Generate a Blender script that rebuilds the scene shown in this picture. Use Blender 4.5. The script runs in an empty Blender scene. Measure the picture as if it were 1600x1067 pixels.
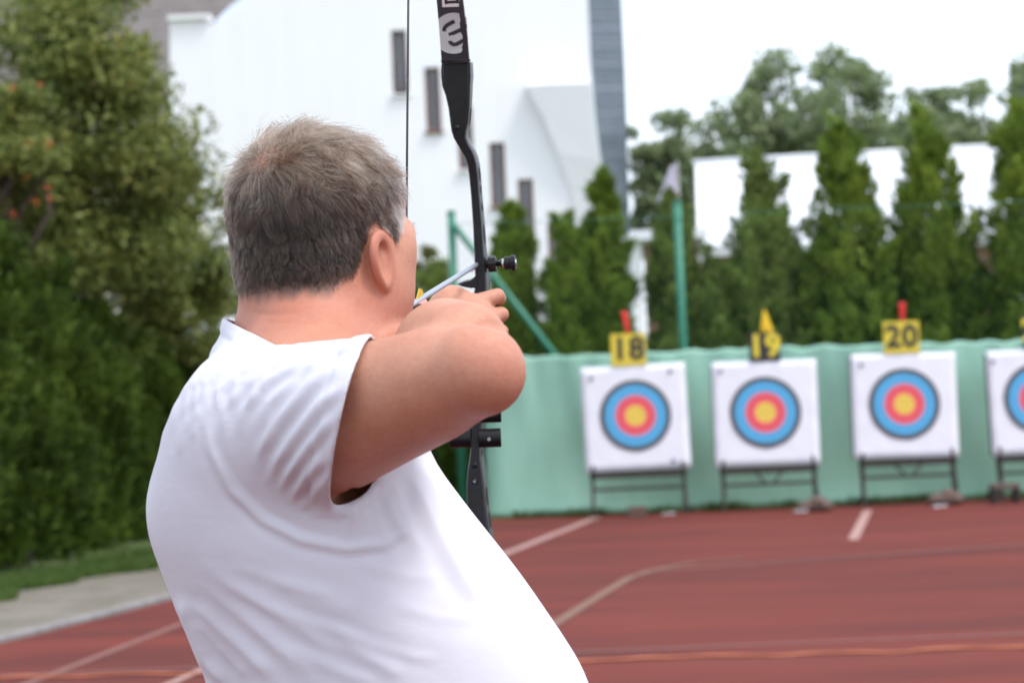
import bpy, bmesh, math, random
import numpy as np
from mathutils import Vector, Matrix

sc = bpy.context.scene
COL = sc.collection

# ------------------------------------------------------------------ camera
LENS_PX = 3778.0            # focal length in pixels of a 1600 px wide picture (85 mm lens)
CAM_H = 1.45
PITCH, ROLL = math.radians(1.365), math.radians(2.4)
_w = np.array([0, math.cos(PITCH), math.sin(PITCH)])
_r0 = np.array([1.0, 0, 0]); _u0 = np.cross(_r0, _w)
_r = _r0 * math.cos(ROLL) - _u0 * math.sin(ROLL)
_u = _u0 * math.cos(ROLL) + _r0 * math.sin(ROLL)
_c = np.array([0, 0, CAM_H])
cam_data = bpy.data.cameras.new('camera')
cam_data.sensor_width = 36.0
cam_data.lens = 36.0 * LENS_PX / 1600.0
cam_data.clip_start = 0.1
cam_data.clip_end = 3000
cam_data.dof.use_dof = True
cam_data.dof.focus_distance = 2.85
cam_data.dof.aperture_fstop = 8.0
cam = bpy.data.objects.new('camera', cam_data); COL.objects.link(cam)
cam.matrix_world = Matrix(((_r[0], _u[0], -_w[0], _c[0]), (_r[1], _u[1], -_w[1], _c[1]),
                           (_r[2], _u[2], -_w[2], _c[2]), (0, 0, 0, 1)))
sc.camera = cam

# ------------------------------------------------------------------ sky, sun, exposure
SUN_EL, SUN_AZ = math.radians(60), math.radians(118)     # azimuth from +Y towards +X
world = bpy.data.worlds.new('World'); sc.world = world; world.use_nodes = True
wn = world.node_tree; wn.nodes.clear()
sky = wn.nodes.new('ShaderNodeTexSky'); sky.sky_type = 'NISHITA'; sky.sun_disc = False
sky.sun_elevation = SUN_EL; sky.sun_rotation = SUN_AZ
sky.air_density = 1.0; sky.dust_density = 3.0; sky.ozone_density = 1.0
# thin bright cloud cover over the whole sky, a little uneven
tcx = wn.nodes.new('ShaderNodeTexCoord')
cn = wn.nodes.new('ShaderNodeTexNoise'); cn.inputs['Scale'].default_value = 2.2; cn.inputs['Detail'].default_value = 5
cr = wn.nodes.new('ShaderNodeMapRange')
cr.inputs['From Min'].default_value = 0.3; cr.inputs['From Max'].default_value = 0.7
cr.inputs['To Min'].default_value = 0.55; cr.inputs['To Max'].default_value = 0.9
cmix = wn.nodes.new('ShaderNodeMix'); cmix.data_type = 'RGBA'
cmix.inputs['B'].default_value = (9.8, 10.6, 11.9, 1)
bg = wn.nodes.new('ShaderNodeBackground'); bg.inputs['Strength'].default_value = 0.10
wo = wn.nodes.new('ShaderNodeOutputWorld')
wn.links.new(tcx.outputs['Generated'], cn.inputs['Vector'])
wn.links.new(cn.outputs['Fac'], cr.inputs['Value'])
wn.links.new(cr.outputs['Result'], cmix.inputs['Factor'])
wn.links.new(sky.outputs['Color'], cmix.inputs['A'])
wn.links.new(cmix.outputs['Result'], bg.inputs['Color'])
wn.links.new(bg.outputs['Background'], wo.inputs['Surface'])

sun_data = bpy.data.lights.new('sun', 'SUN'); sun_data.energy = 1.5; sun_data.angle = math.radians(16)
sun_data.color = (1.0, 0.965, 0.92)
sun = bpy.data.objects.new('sun', sun_data); COL.objects.link(sun)
_sd = Vector((math.sin(SUN_AZ) * math.cos(SUN_EL), math.cos(SUN_AZ) * math.cos(SUN_EL), math.sin(SUN_EL)))
sun.rotation_euler = _sd.to_track_quat('Z', 'Y').to_euler()

sc.view_settings.view_transform = 'Standard'
sc.view_settings.look = 'None'
sc.view_settings.exposure = 0.82
sc.view_settings.gamma = 1.0
sc.view_settings.use_curve_mapping = False
sc.render.engine = 'CYCLES'
sc.cycles.use_denoising = True
try:
    sc.cycles.denoiser = 'OPENIMAGEDENOISE'
except Exception:
    pass
sc.cycles.max_bounces = 8
sc.cycles.transparent_max_bounces = 8

# ------------------------------------------------------------------ helpers
def ray(px, py):
    return _w + (px - 800.0) / LENS_PX * _r + (533.5 - py) / LENS_PX * _u
def at(px, py, Y):
    """world point seen at picture point (px,py) of the 1600 px photograph at distance Y down range"""
    d = ray(px, py); return _c + d * (Y / d[1])
def on_ground(px, py, z=0.0):
    d = ray(px, py); return _c + d * ((z - CAM_H) / d[2])
V = lambda p: Vector((float(p[0]), float(p[1]), float(p[2])))

def tag(o, label=None, cat=None, group=None, kind=None):
    if label: o['label'] = label
    if cat: o['category'] = cat
    if group: o['group'] = group
    if kind: o['kind'] = kind
    return o
def link(o, parent=None):
    COL.objects.link(o)
    if parent is not None:
        o.parent = parent
    return o
def empty(name, loc, rz=0.0):
    o = bpy.data.objects.new(name, None); o.empty_display_size = 0.1
    o.location = V(loc); o.rotation_euler = (0, 0, rz); COL.objects.link(o)
    return o
def mesh_obj(name, verts, faces, mat, parent=None, smooth=False):
    me = bpy.data.meshes.new(name)
    if isinstance(verts, np.ndarray): verts = verts.tolist()
    if isinstance(faces, np.ndarray): faces = faces.tolist()
    me.from_pydata(verts, [], faces); me.update()
    if mat is not None:
        for m in (mat if isinstance(mat, (list, tuple)) else [mat]): me.materials.append(m)
    if smooth:
        me.polygons.foreach_set('use_smooth', [True] * len(me.polygons))
    return link(bpy.data.objects.new(name, me), parent)
def fast_mesh(name, verts, quads, mat, parent=None, smooth=False):
    """numpy arrays (n,3) and (m,k) with a constant k -> mesh object"""
    me = bpy.data.meshes.new(name)
    n, (m, k) = len(verts), quads.shape
    me.vertices.add(n); me.vertices.foreach_set('co', np.ascontiguousarray(verts, dtype=np.float32).ravel())
    me.loops.add(m * k); me.loops.foreach_set('vertex_index', np.ascontiguousarray(quads, dtype=np.int32).ravel())
    me.polygons.add(m); me.polygons.foreach_set('loop_start', np.arange(0, m * k, k, dtype=np.int32))
    me.polygons.foreach_set('use_smooth', np.full(m, smooth, dtype=bool))
    me.update(calc_edges=True); me.validate()
    for mt in (mat if isinstance(mat, (list, tuple)) else [mat]):
        if mt is not None: me.materials.append(mt)
    return link(bpy.data.objects.new(name, me), parent)
class MB:
    """collects simple solids, then links them as ONE mesh object"""
    def __init__(s): s.v = []; s.f = []
    def add(s, v, f):
        b = len(s.v); s.v += [tuple(map(float, p)) for p in v]; s.f += [tuple(b + i for i in q) for q in f]; return s
    def box(s, c, size, M=None):
        hx, hy, hz = size[0] / 2, size[1] / 2, size[2] / 2
        pts = [Vector((x, y, z)) for z in (-hz, hz) for y in (-hy, hy) for x in (-hx, hx)]
        if M is not None: pts = [M @ p for p in pts]
        c = Vector(c)
        return s.add([p + c for p in pts], [(0, 2, 3, 1), (4, 5, 7, 6), (0, 1, 5, 4), (2, 6, 7, 3), (0, 4, 6, 2), (1, 3, 7, 5)])
    def tube(s, pts, radii, n=10, cap=True):
        pts = [Vector(tuple(map(float, p))) for p in pts]
        if not hasattr(radii, '__len__'): radii = [radii] * len(pts)
        up = None; base = len(s.v)
        for i, p in enumerate(pts):
            t = (pts[min(i + 1, len(pts) - 1)] - pts[max(i - 1, 0)]).normalized()
            if up is None:
                up = t.orthogonal().normalized()
            else:
                up = (up - t * up.dot(t)).normalized()
            b = t.cross(up)
            for k in range(n):
                a = 2 * math.pi * k / n
                q = p + (up * math.cos(a) + b * math.sin(a)) * radii[i]
                s.v.append(tuple(q))
        for i in range(len(pts) - 1):
            for k in range(n):
                k2 = (k + 1) % n
                s.f.append((base + i * n + k, base + i * n + k2, base + (i + 1) * n + k2, base + (i + 1) * n + k))
        if cap:
            s.f.append(tuple(base + k for k in reversed(range(n))))
            s.f.append(tuple(base + (len(pts) - 1) * n + k for k in range(n)))
        return s
    def build(s, name, mat, parent=None, smooth=False, bevel=0.0, seg=2):
        o = mesh_obj(name, s.v, s.f, mat, parent, smooth)
        if bevel:
            m = o.modifiers.new('bevel', 'BEVEL'); m.width = bevel; m.segments = seg; m.limit_method = 'ANGLE'
            m.angle_limit = math.radians(35)
        return o

# ------------------------------------------------------------------ materials
def new_mat(name):
    m = bpy.data.materials.new(name); m.use_nodes = True
    nt = m.node_tree; b = nt.nodes['Principled BSDF']
    return m, nt, b
def nd(nt, kind, **kw):
    n = nt.nodes.new(kind)
    for k, v in kw.items():
        if k in n.inputs: n.inputs[k].default_value = v
        else: setattr(n, k, v)
    return n
def coords(nt, kind='Object', scale=None):
    t = nd(nt, 'ShaderNodeTexCoord')
    if scale is None: return t.outputs[kind]
    mp = nd(nt, 'ShaderNodeMapping'); mp.inputs['Scale'].default_value = scale
    nt.links.new(t.outputs[kind], mp.inputs['Vector']); return mp.outputs['Vector']
def ramp(nt, fac, stops):
    r = nd(nt, 'ShaderNodeValToRGB'); e = r.color_ramp.elements
    while len(e) < len(stops): e.new(0.5)
    for x, (p, c) in zip(e, stops):
        x.position = p; x.color = (*c, 1) if len(c) == 3 else c
    nt.links.new(fac, r.inputs['Fac']); return r.outputs['Color']
def noise(nt, vec, scale, detail=4, rough=0.55):
    n = nd(nt, 'ShaderNodeTexNoise'); n.inputs['Scale'].default_value = scale
    n.inputs['Detail'].default_value = detail; n.inputs['Roughness'].default_value = rough
    if vec is not None: nt.links.new(vec, n.inputs['Vector'])
    return n.outputs['Fac']
def bump(nt, b, h, strength=0.3, dist=0.01):
    n = nd(nt, 'ShaderNodeBump'); n.inputs['Strength'].default_value = strength; n.inputs['Distance'].default_value = dist
    nt.links.new(h, n.inputs['Height']); nt.links.new(n.outputs['Normal'], b.inputs['Normal'])
    return n
def mixc(nt, fac, a, b, mode='MIX'):
    m = nd(nt, 'ShaderNodeMix'); m.data_type = 'RGBA'; m.blend_type = mode
    for s, v in (('Factor', fac), ('A', a), ('B', b)):
        if isinstance(v, (int, float)): m.inputs[s].default_value = v
        elif isinstance(v, tuple): m.inputs[s].default_value = (*v, 1) if len(v) == 3 else v
        else: nt.links.new(v, m.inputs[s])
    return m.outputs['Result']
def simple_mat(name, c1, c2=None, scale=8.0, rough=0.6, bump_s=0.0, metal=0.0, spec=0.5, dist=0.01):
    m, nt, b = new_mat(name)
    vec = coords(nt)
    f = noise(nt, vec, scale)
    if c2 is None: c2 = tuple(x * 0.8 for x in c1)
    nt.links.new(ramp(nt, f, [(0.3, c1), (0.7, c2)]), b.inputs['Base Color'])
    b.inputs['Roughness'].default_value = rough; b.inputs['Metallic'].default_value = metal
    b.inputs['Specular IOR Level'].default_value = spec
    if bump_s: bump(nt, b, noise(nt, vec, scale * 6), bump_s, dist)
    return m
def leaf_mat(name, stops, scale=1.5, rough=0.6, transl=0.3):
    m, nt, b = new_mat(name)
    g = nd(nt, 'ShaderNodeNewGeometry')
    rnd = g.outputs['Random Per Island']
    f1 = noise(nt, coords(nt), scale, 3)
    mx = nd(nt, 'ShaderNodeMath', operation='MULTIPLY_ADD'); mx.inputs[1].default_value = 0.45
    nt.links.new(rnd, mx.inputs[0])
    sb = nd(nt, 'ShaderNodeMath', operation='MULTIPLY_ADD'); sb.inputs[1].default_value = 1.1; sb.inputs[2].default_value = -0.28
    nt.links.new(f1, sb.inputs[0]); nt.links.new(sb.outputs[0], mx.inputs[2])
    col = ramp(nt, mx.outputs[0], stops)
    nt.links.new(col, b.inputs['Base Color'])
    b.inputs['Roughness'].default_value = rough; b.inputs['Specular IOR Level'].default_value = 0.25
    tr = nd(nt, 'ShaderNodeBsdfTranslucent'); nt.links.new(col, tr.inputs['Color'])
    ms = nd(nt, 'ShaderNodeMixShader'); ms.inputs[0].default_value = transl
    nt.links.new(b.outputs[0], ms.inputs[1]); nt.links.new(tr.outputs[0], ms.inputs[2])
    nt.links.new(ms.outputs[0], nt.nodes['Material Output'].inputs['Surface'])
    return m
# ================================================================== ground, track, path
def sheet(name, pts, z, mat, parent=None, kind=None):
    o = mesh_obj(name, [(p[0], p[1], z) for p in pts], [tuple(range(len(pts)))], mat, parent)
    if kind: o['kind'] = kind
    return o
# grass-and-earth ground to the horizon
m_gnd, nt, b = new_mat('ground_grass')
vec = coords(nt)
nt.links.new(ramp(nt, noise(nt, vec, 0.9, 6), [(0.3, (0.055, 0.095, 0.022)), (0.55, (0.085, 0.120, 0.032)), (0.75, (0.13, 0.115, 0.06))]), b.inputs['Base Color'])
b.inputs['Roughness'].default_value = 0.95; bump(nt, b, noise(nt, vec, 30, 4), 0.6, 0.03)
sheet('ground', [(-900, -200), (900, -200), (900, 1800), (-900, 1800)], -0.02, m_gnd, None, 'structure')

# the red all-weather track
m_trk, nt, b = new_mat('red_track')
vec = coords(nt)
streak = noise(nt, coords(nt, 'Object', (0.22, 0.75, 1)), 0.8, 6, 0.6)
fine = noise(nt, vec, 140, 3); blot = noise(nt, coords(nt, 'Object', (0.5, 1.6, 1)), 0.9, 4)
c = ramp(nt, streak, [(0.32, (0.074, 0.023, 0.021)), (0.45, (0.112, 0.028, 0.024)), (0.56, (0.158, 0.034, 0.025)), (0.72, (0.168, 0.046, 0.036))])
c = mixc(nt, 0.45, c, ramp(nt, blot, [(0.36, (0.084, 0.025, 0.022)), (0.64, (0.158, 0.035, 0.026))]))
c = mixc(nt, 0.10, c, ramp(nt, fine, [(0.35, (0.05, 0.022, 0.02)), (0.65, (0.25, 0.10, 0.08))]))
nt.links.new(c, b.inputs['Base Color'])
b.inputs['Roughness'].default_value = 0.85; b.inputs['Specular IOR Level'].default_value = 0.08
bump(nt, b, fine, 0.35, 0.004)
k0, k1 = on_ground(0, 1005), on_ground(275, 935)
kd_ = (k1 - k0) / np.linalg.norm(k1 - k0); kn_ = np.array([-kd_[1], kd_[0], 0])      # kn_ points left, off the track
A_, B_ = k0 - kd_ * 22, k0 + kd_ * 13.6                # along the left edge of the track
track = sheet('running_track', [A_, (30, A_[1], 0), (30, 29.55, 0), (B_[0], 29.55, 0), B_], 0.0, m_trk, None, 'structure')
def stripe(name, poly, w, mat, z=0.004):
    """painted line along points, a real sheet just above the track"""
    poly = [np.array(p[:2], float) for p in poly]; vs = []; n = len(poly)
    for i in range(n):
        t = poly[min(i + 1, n - 1)] - poly[max(i - 1, 0)]; t /= np.linalg.norm(t); q = np.array([-t[1], t[0]])
        vs += [(*(poly[i] + q * w / 2), z), (*(poly[i] - q * w / 2), z)]
    return mesh_obj(name, vs, [(2 * i, 2 * i + 1, 2 * i + 3, 2 * i + 2) for i in range(n - 1)], mat, track)
def paint(name, c1, c2, lo=0.35, hi=0.6):
    """worn paint: track colour shows through"""
    m, nt, b = new_mat(name)
    f = noise(nt, coords(nt), 9, 6, 0.7)
    nt.links.new(ramp(nt, f, [(lo, c2), (hi, c1)]), b.inputs['Base Color']); b.inputs['Roughness'].default_value = 0.75
    return m
p_wh = paint('worn_white_paint', (0.40, 0.25, 0.225), (0.24, 0.11, 0.09))
p_ye = paint('faded_yellow_paint', (0.175, 0.092, 0.055), (0.135, 0.052, 0.036))
p_fa = paint('faded_pink_paint', (0.20, 0.080, 0.066), (0.145, 0.050, 0.040))
def gl(*pts): return [on_ground(x, y) for x, y in pts]
stripe('white_line', [on_ground(915, 815) + np.array([.16, .9, 0]), on_ground(790, 865) - np.array([.9, 5.1, 0])], 0.11, p_wh)
stripe('white_line', gl((1356, 797), (1333, 843)), 0.10, p_wh)
stripe('yellow_line', [on_ground(875, 970) - np.array([.55, 3.2, 0])] + gl((875, 970), (945, 926), (985, 902), (1030, 889), (1085, 879), (1160, 872)), 0.085, p_ye, 0.006)
q0, q1 = on_ground(920, 1018), on_ground(1600, 990)
stripe('faded_line', [q0 - (q1 - q0) * 2.0, q0, q1, q1 + (q1 - q0) * 2], 0.07, p_fa)
q0, q1 = on_ground(1000, 893), on_ground(1600, 851)
stripe('faded_line', [q0, q1, q1 + (q1 - q0)], 0.10, p_fa, 0.005)
q0, q1 = on_ground(60, 1062), on_ground(250, 988)
stripe('faded_line', [q0 - (q1 - q0), q0, q1, q1 + (q1 - q0) * 2], 0.07, p_fa, 0.005)
stripe('white_line', [on_ground(270, 1067) - np.array([.35, 2.6, 0]), on_ground(270, 1067), on_ground(330, 1040), on_ground(330, 1040) + np.array([.16, 1.0, 0])], 0.06, p_wh, 0.006)
# orange shooting-line tape lying on the track, a little wavy
random.seed(3)
m_tape = simple_mat('orange_tape', (0.50, 0.115, 0.025), (0.42, 0.10, 0.028), 6, 0.5)
q0, q1 = on_ground(0, 1061), on_ground(1600, 1012)
tv_, n_ = [], 150
for i in range(n_ + 1):
    t = -0.5 + 2.0 * i / n_; p = q0 + (q1 - q0) * t
    yy = 0.03 * math.sin(t * 21) + 0.025 * math.sin(t * 47 + 1) + 0.012 * math.sin(t * 120)
    zz = 0.010 + 0.003 * math.sin(t * 63)
    tv_ += [(p[0], p[1] + yy - .028, zz), (p[0], p[1] + yy + .028, zz + 0.002 * math.sin(t * 90))]
tape = mesh_obj('marker_tape', tv_, [(2 * i, 2 * i + 2, 2 * i + 3, 2 * i + 1) for i in range(n_)], m_tape, None, True)
tp = tape.modifiers.new('thickness', 'SOLIDIFY'); tp.thickness = 0.003
tag(tape, 'orange tape laid across the red track as a shooting line', 'tape')

# kerb stones along the left edge of the track: one stone after the other
m_kerb = simple_mat('kerb_concrete', (0.26, 0.25, 0.25), (0.17, 0.165, 0.16), 14, 0.85, 0.4)
kerb = empty('track_kerb', A_); tag(kerb, kind='structure')
me_k = None
ang = math.atan2(kd_[1], kd_[0])
for i in range(36):
    if me_k is None:
        o = MB().box((0.49, 0.04, 0.004), (0.98, 0.08, 0.07)).build('kerb_stone', m_kerb, kerb, False, 0.012, 2); me_k = o.data
    else:
        o = bpy.data.objects.new('kerb_stone', me_k); link(o, kerb)
        mm = o.modifiers.new('bevel', 'BEVEL'); mm.width = 0.012; mm.segments = 2
    o.location = (kd_[0] * i, kd_[1] * i, random.uniform(-0.006, 0.006)); o.rotation_euler = (0, 0, ang + random.uniform(-.006, .006))
# gravel path beyond the kerb
m_grv, nt, b = new_mat('gravel')
vec = coords(nt)
g1 = noise(nt, vec, 60, 4, 0.7); g2 = noise(nt, vec, 2.3, 6, 0.65)
c = mixc(nt, 0.5, ramp(nt, g1, [(0.3, (0.09, 0.075, 0.062)), (0.7, (0.28, 0.245, 0.205))]), ramp(nt, g2, [(0.40, (0.10, 0.095, 0.06)), (0.60, (0.22, 0.19, 0.155))]))
nt.links.new(c, b.inputs['Base Color']); b.inputs['Roughness'].default_value = 0.95; bump(nt, b, g1, 0.7, 0.02)
o1 = A_ + kn_ * 0.08; o2 = B_ + kn_ * 0.08
sheet('gravel_path', [o1, o2, o2 + kn_ * 1.85, o1 + kn_ * 1.85], 0.008, m_grv, None, 'structure')

# grass blades: between path and hedge, and at the foot of the netting
m_grass = leaf_mat('grass', [(0.25, (0.050, 0.095, 0.018)), (0.55, (0.085, 0.150, 0.030)), (0.85, (0.16, 0.19, 0.06))], 3.0, 0.6, 0.35)
rs = np.random.default_rng(11)
def grass(name, base, label, hmax=0.13):
    n = len(base); a = rs.uniform(0, 2 * np.pi, n); h = rs.uniform(0.35, 1, n) * hmax; wd = rs.uniform(.004, .009, n)
    d = np.stack([np.cos(a), np.sin(a), 0 * a], 1); lean = rs.normal(size=(n, 3)) * 0.35 * h[:, None]; lean[:, 2] = 0
    v = np.stack([base - d * wd[:, None], base + d * wd[:, None], base + lean * .4 + np.c_[0 * a, 0 * a, h * .6] + d * wd[:, None] * .6, base + lean + np.c_[0 * a, 0 * a, h]], 1).reshape(-1, 3)
    q = np.arange(n)[:, None] * 4 + np.array([[0, 1, 2, 3]])
    return tag(fast_mesh(name, v, q, m_grass), label, 'grass', None, 'stuff')
n = 42000
al = rs.uniform(8, 40, n); ac = 1.62 + 0.10 * np.sin(al * 1.7) + 0.12 * np.sin(al * 4.1 + 1) + np.abs(rs.normal(size=n)) * 0.45
bs = A_ + np.outer(al, kd_) + np.outer(ac, kn_); bs[:, 2] = -0.01
grass('grass_verge', bs, 'strip of rough green grass along the foot of the dark hedge')
n = 5000
bs = np.stack([rs.uniform(-1.6, 8.5, n), 29.60 + np.abs(rs.normal(size=n)) * 0.12, np.zeros(n)], 1)
bs = bs[(np.sin(bs[:, 0] * 3.1) + np.sin(bs[:, 0] * 7.7 + 1) + rs.normal(size=n) * .4) > 0.2]
grass('grass_tuft', bs, 'thin grass growing at the foot of the green netting', 0.12)

# ================================================================== green netting and fence posts behind the targets
m_net, nt, b = new_mat('green_netting')
vec = coords(nt)
c = ramp(nt, noise(nt, vec, 1.1, 5), [(0.3, (0.385, 0.690, 0.555)), (0.7, (0.450, 0.750, 0.625))])
c = mixc(nt, 0.25, c, ramp(nt, noise(nt, coords(nt, 'Object', (2.5, 2.5, 0.35)), 3, 5), [(0.35, (0.31, 0.60, 0.47)), (0.7, (0.48, 0.78, 0.65))]))
nt.links.new(c, b.inputs['Base Color']); b.inputs['Roughness'].default_value = 0.7
wv_ = nd(nt, 'ShaderNodeTexWave'); wv_.inputs['Scale'].default_value = 60; nt.links.new(vec, wv_.inputs['Vector'])
bump(nt, b, wv_.outputs['Fac'], 0.15, 0.004)
tr_ = nd(nt, 'ShaderNodeBsdfTranslucent'); nt.links.new(c, tr_.inputs['Color'])
ms_ = nd(nt, 'ShaderNodeMixShader'); ms_.inputs[0].default_value = 0.3
nt.links.new(b.outputs[0], ms_.inputs[1]); nt.links.new(tr_.outputs[0], ms_.inputs[2])
nt.links.new(ms_.outputs[0], nt.nodes['Material Output'].inputs['Surface'])
NET_Y = 29.75
xa, xb = at(757, 690, NET_Y)[0], 9.5
nx_, nz_ = 420, 40
X, Z = np.meshgrid(np.linspace(0, 1, nx_ + 1), np.linspace(0, 1, nz_ + 1), indexing='ij')
xw = xa + (xb - xa) * X
topz = 1.955 - 0.008 * (xw - 1.0) + 0.014 * np.abs(np.sin(xw * 5.3 + np.sin(xw * 1.7))) ** 0.7 - 0.008 * np.sin(xw * 1.3 + .6) + 0.012 * np.sin(xw * 13 + 2 * np.sin(xw * 2.2))
lift_ = 0.015 + 0.02 * np.sin(xw * 2.3) ** 2
zw = lift_ + (topz - lift_) * Z
yw = NET_Y + 0.03 * np.sin(xw * 1.9 + Z * 2) + 0.006 * np.sin(xw * 4.1 - Z * 7 + np.sin(Z * 5 + xw)) + 0.008 * np.sin(xw * 7.3 + Z * 5 + np.sin(xw * 2.1)) * (0.3 + Z) + 0.010 * np.sin(xw * 17 + 4 * Z + 2 * np.sin(xw)) * Z ** 3 - 0.10 * (1 - Z) ** 6 * (0.5 + 0.5 * np.sin(xw * 1.9))
yw += 0.30 * np.exp(-(X / 0.010)) * (0.4 + Z)              # the free end curls back round the corner post
nv = np.stack([xw, yw, zw], -1).reshape(-1, 3)
idx_ = np.arange((nx_ + 1) * (nz_ + 1)).reshape(nx_ + 1, nz_ + 1)
nq = np.stack([idx_[:-1, :-1], idx_[1:, :-1], idx_[1:, 1:], idx_[:-1, 1:]], -1).reshape(-1, 4)
net = fast_mesh('wind_netting', nv, nq, m_net, None, True)
sm2 = net.modifiers.new('thickness', 'SOLIDIFY'); sm2.thickness = 0.006
tag(net, 'pale green wind netting stretched behind the targets, wavy top edge', 'netting')

m_post = simple_mat('green_post_paint', (0.030, 0.215, 0.135), (0.022, 0.175, 0.110), 5, 0.45, 0.05)
m_wire = simple_mat('green_wire', (0.05, 0.22, 0.15), (0.04, 0.17, 0.12), 5, 0.5)
FENCE_Y = 30.15
fence = empty('wire_fence', (at(705, 335, FENCE_Y)[0], FENCE_Y, 0))
tag(fence, 'tall green wire fence with round posts behind the netting', 'fence')
fo = np.array(fence.location)
px0 = at(705, 335, FENCE_Y); px1 = at(1058, 318, FENCE_Y)
step = px1[0] - px0[0]
for i in range(0, 5):
    x = px0[0] + step * i if i < 2 else px0[0] + step * 2.0 * (i - 1) + step
    if i >= 2: x = px1[0] + step * 3.2 * (i - 1)
    p0 = np.array([x, FENCE_Y, -0.02]) - fo; p1 = np.array([x, FENCE_Y, 3.80]) - fo
    pst = MB().tube([p0, p1], 0.052, 14).build('post', m_post, fence, True)
    MB().tube([p1, p1 + np.array([0, 0, .02]), p1 + np.array([0, 0, .035])], [0.058, 0.058, 0.03], 14).build('cap', m_post, pst, True)
b0 = at(709, 352, FENCE_Y - .07) - fo; b1 = at(868, 556, FENCE_Y - .07) - fo
b1 = b0 + (b1 - b0) * 1.9
if b1[2] < 0: b1 = b0 + (b1 - b0) * (b0[2] / (b0[2] - b1[2]))
MB().tube([b0, b1], 0.040, 12).build('brace', m_post, fence, True)
xe = px1[0] + step * 9.6
for z in (3.66,):
    n_ = 24; MB().tube([(px0[0] - fo[0] + (xe - px0[0]) * i / n_, -0.06, z - 0.02 * math.sin(i * .9) ** 2) for i in range(n_ + 1)], 0.004, 5, False).build('wire', m_wire, fence)
mb = MB(); dgap = 0.16
L_, H_ = xe - px0[0], 3.6
for k in range(int((L_ + H_) / dgap)):
    s0 = k * dgap - H_
    for sg in (1, -1):
        t0, t1 = max(0, -s0), min(H_, L_ - s0)
        if t1 <= t0: continue
        pa = (s0 + t0, t0), (s0 + t1, t1)
        q = [(x, -0.055, (z if sg > 0 else H_ - z) + 0.05) for x, z in pa]
        mb.tube(q, 0.0009, 3, False)
tag(mb.build('wire_mesh', m_wire, fence), kind='stuff')
# ================================================================== buildings
from mathutils.geometry import tessellate_polygon
def mat_render(name, c1, c2, c3):
    m, nt, b = new_mat(name)
    vec = coords(nt)
    c = ramp(nt, noise(nt, vec, 0.35, 5), [(0.3, c1), (0.7, c2)])
    c = mixc(nt, 0.25, c, ramp(nt, noise(nt, coords(nt, 'Object', (1.2, 1.2, 0.12)), 2.0, 5), [(0.4, c3), (0.65, c2)]))
    nt.links.new(c, b.inputs['Base Color']); b.inputs['Roughness'].default_value = 0.9
    b.inputs['Specular IOR Level'].default_value = 0.2
    bump(nt, b, noise(nt, vec, 40, 3), 0.2, 0.01)
    return m
m_white = mat_render('white_render', (0.84, 0.83, 0.86), (0.87, 0.86, 0.885), (0.80, 0.79, 0.82))
m_frame = simple_mat('brown_window_frame', (0.21, 0.10, 0.075), (0.15, 0.075, 0.055), 6, 0.5)
m_glass, nt, b = new_mat('window_glass')
nt.links.new(ramp(nt, noise(nt, coords(nt), 0.8, 2), [(0.35, (0.045, 0.032, 0.030)), (0.65, (0.06, 0.065, 0.075))]), b.inputs['Base Color'])
b.inputs['Roughness'].default_value = 0.06; b.inputs['Specular IOR Level'].default_value = 1.0
m_slate, nt, b = new_mat('slate')
rndi = nd(nt, 'ShaderNodeObjectInfo').outputs['Random']
nt.links.new(mixc(nt, 0.5, ramp(nt, noise(nt, coords(nt), 3, 4), [(0.3, (0.10, 0.13, 0.165)), (0.7, (0.165, 0.195, 0.24))]), ramp(nt, rndi, [(0.0, (0.08, 0.105, 0.135)), (1.0, (0.21, 0.24, 0.29))])), b.inputs['Base Color'])
b.inputs['Roughness'].default_value = 0.6

BY = 60.0
wb = empty('white_building', (at(600, 700, BY)[0], BY, 0))
tag(wb, 'tall white building with stepped narrow windows and a curved roofline', 'building')
wo_ = np.array(wb.location)
outer_px = [(265, 800), (265, 30), (298, 29), (326, 36), (338, 44), (352, 28), (375, 8), (410, -14), (480, -48), (580, -78), (700, -95), (917, -100),
            (918, 0), (922, 100), (929, 180), (937, 250), (950, 300), (968, 350), (978, 400), (982, 800)]
outer = [at(x, y, BY) - wo_ for x, y in outer_px]
for p in outer: p[1] = 0
win_px = [(624.5, 97.5), (676.5, 155.5), (727, 215), (778, 273), (822.5, 330), (869, 398)]
WW, WH = 0.385, 1.60
holes = []
for (cx_, cy_) in win_px:
    c = at(cx_, cy_, BY) - wo_
    holes.append([(c[0] - WW / 2, c[2] - WH / 2), (c[0] + WW / 2, c[2] - WH / 2), (c[0] + WW / 2, c[2] + WH / 2), (c[0] - WW / 2, c[2] + WH / 2)])
loops = [[Vector((p[0], p[2], 0)) for p in outer]] + [[Vector((x, z, 0)) for x, z in h] for h in holes]
tris = tessellate_polygon(loops)
flat = [v for l in loops for v in l]
# orient every triangle towards the camera (-Y)
vs = [(v.x, 0.0, v.y) for v in flat]; fs = []
for t in tris:
    a, b_, c_ = (flat[i] for i in t)
    s = (b_.x - a.x) * (c_.y - a.y) - (b_.y - a.y) * (c_.x - a.x)
    fs.append(tuple(t) if s > 0 else tuple(reversed(t)))
nf = len(vs)
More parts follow.
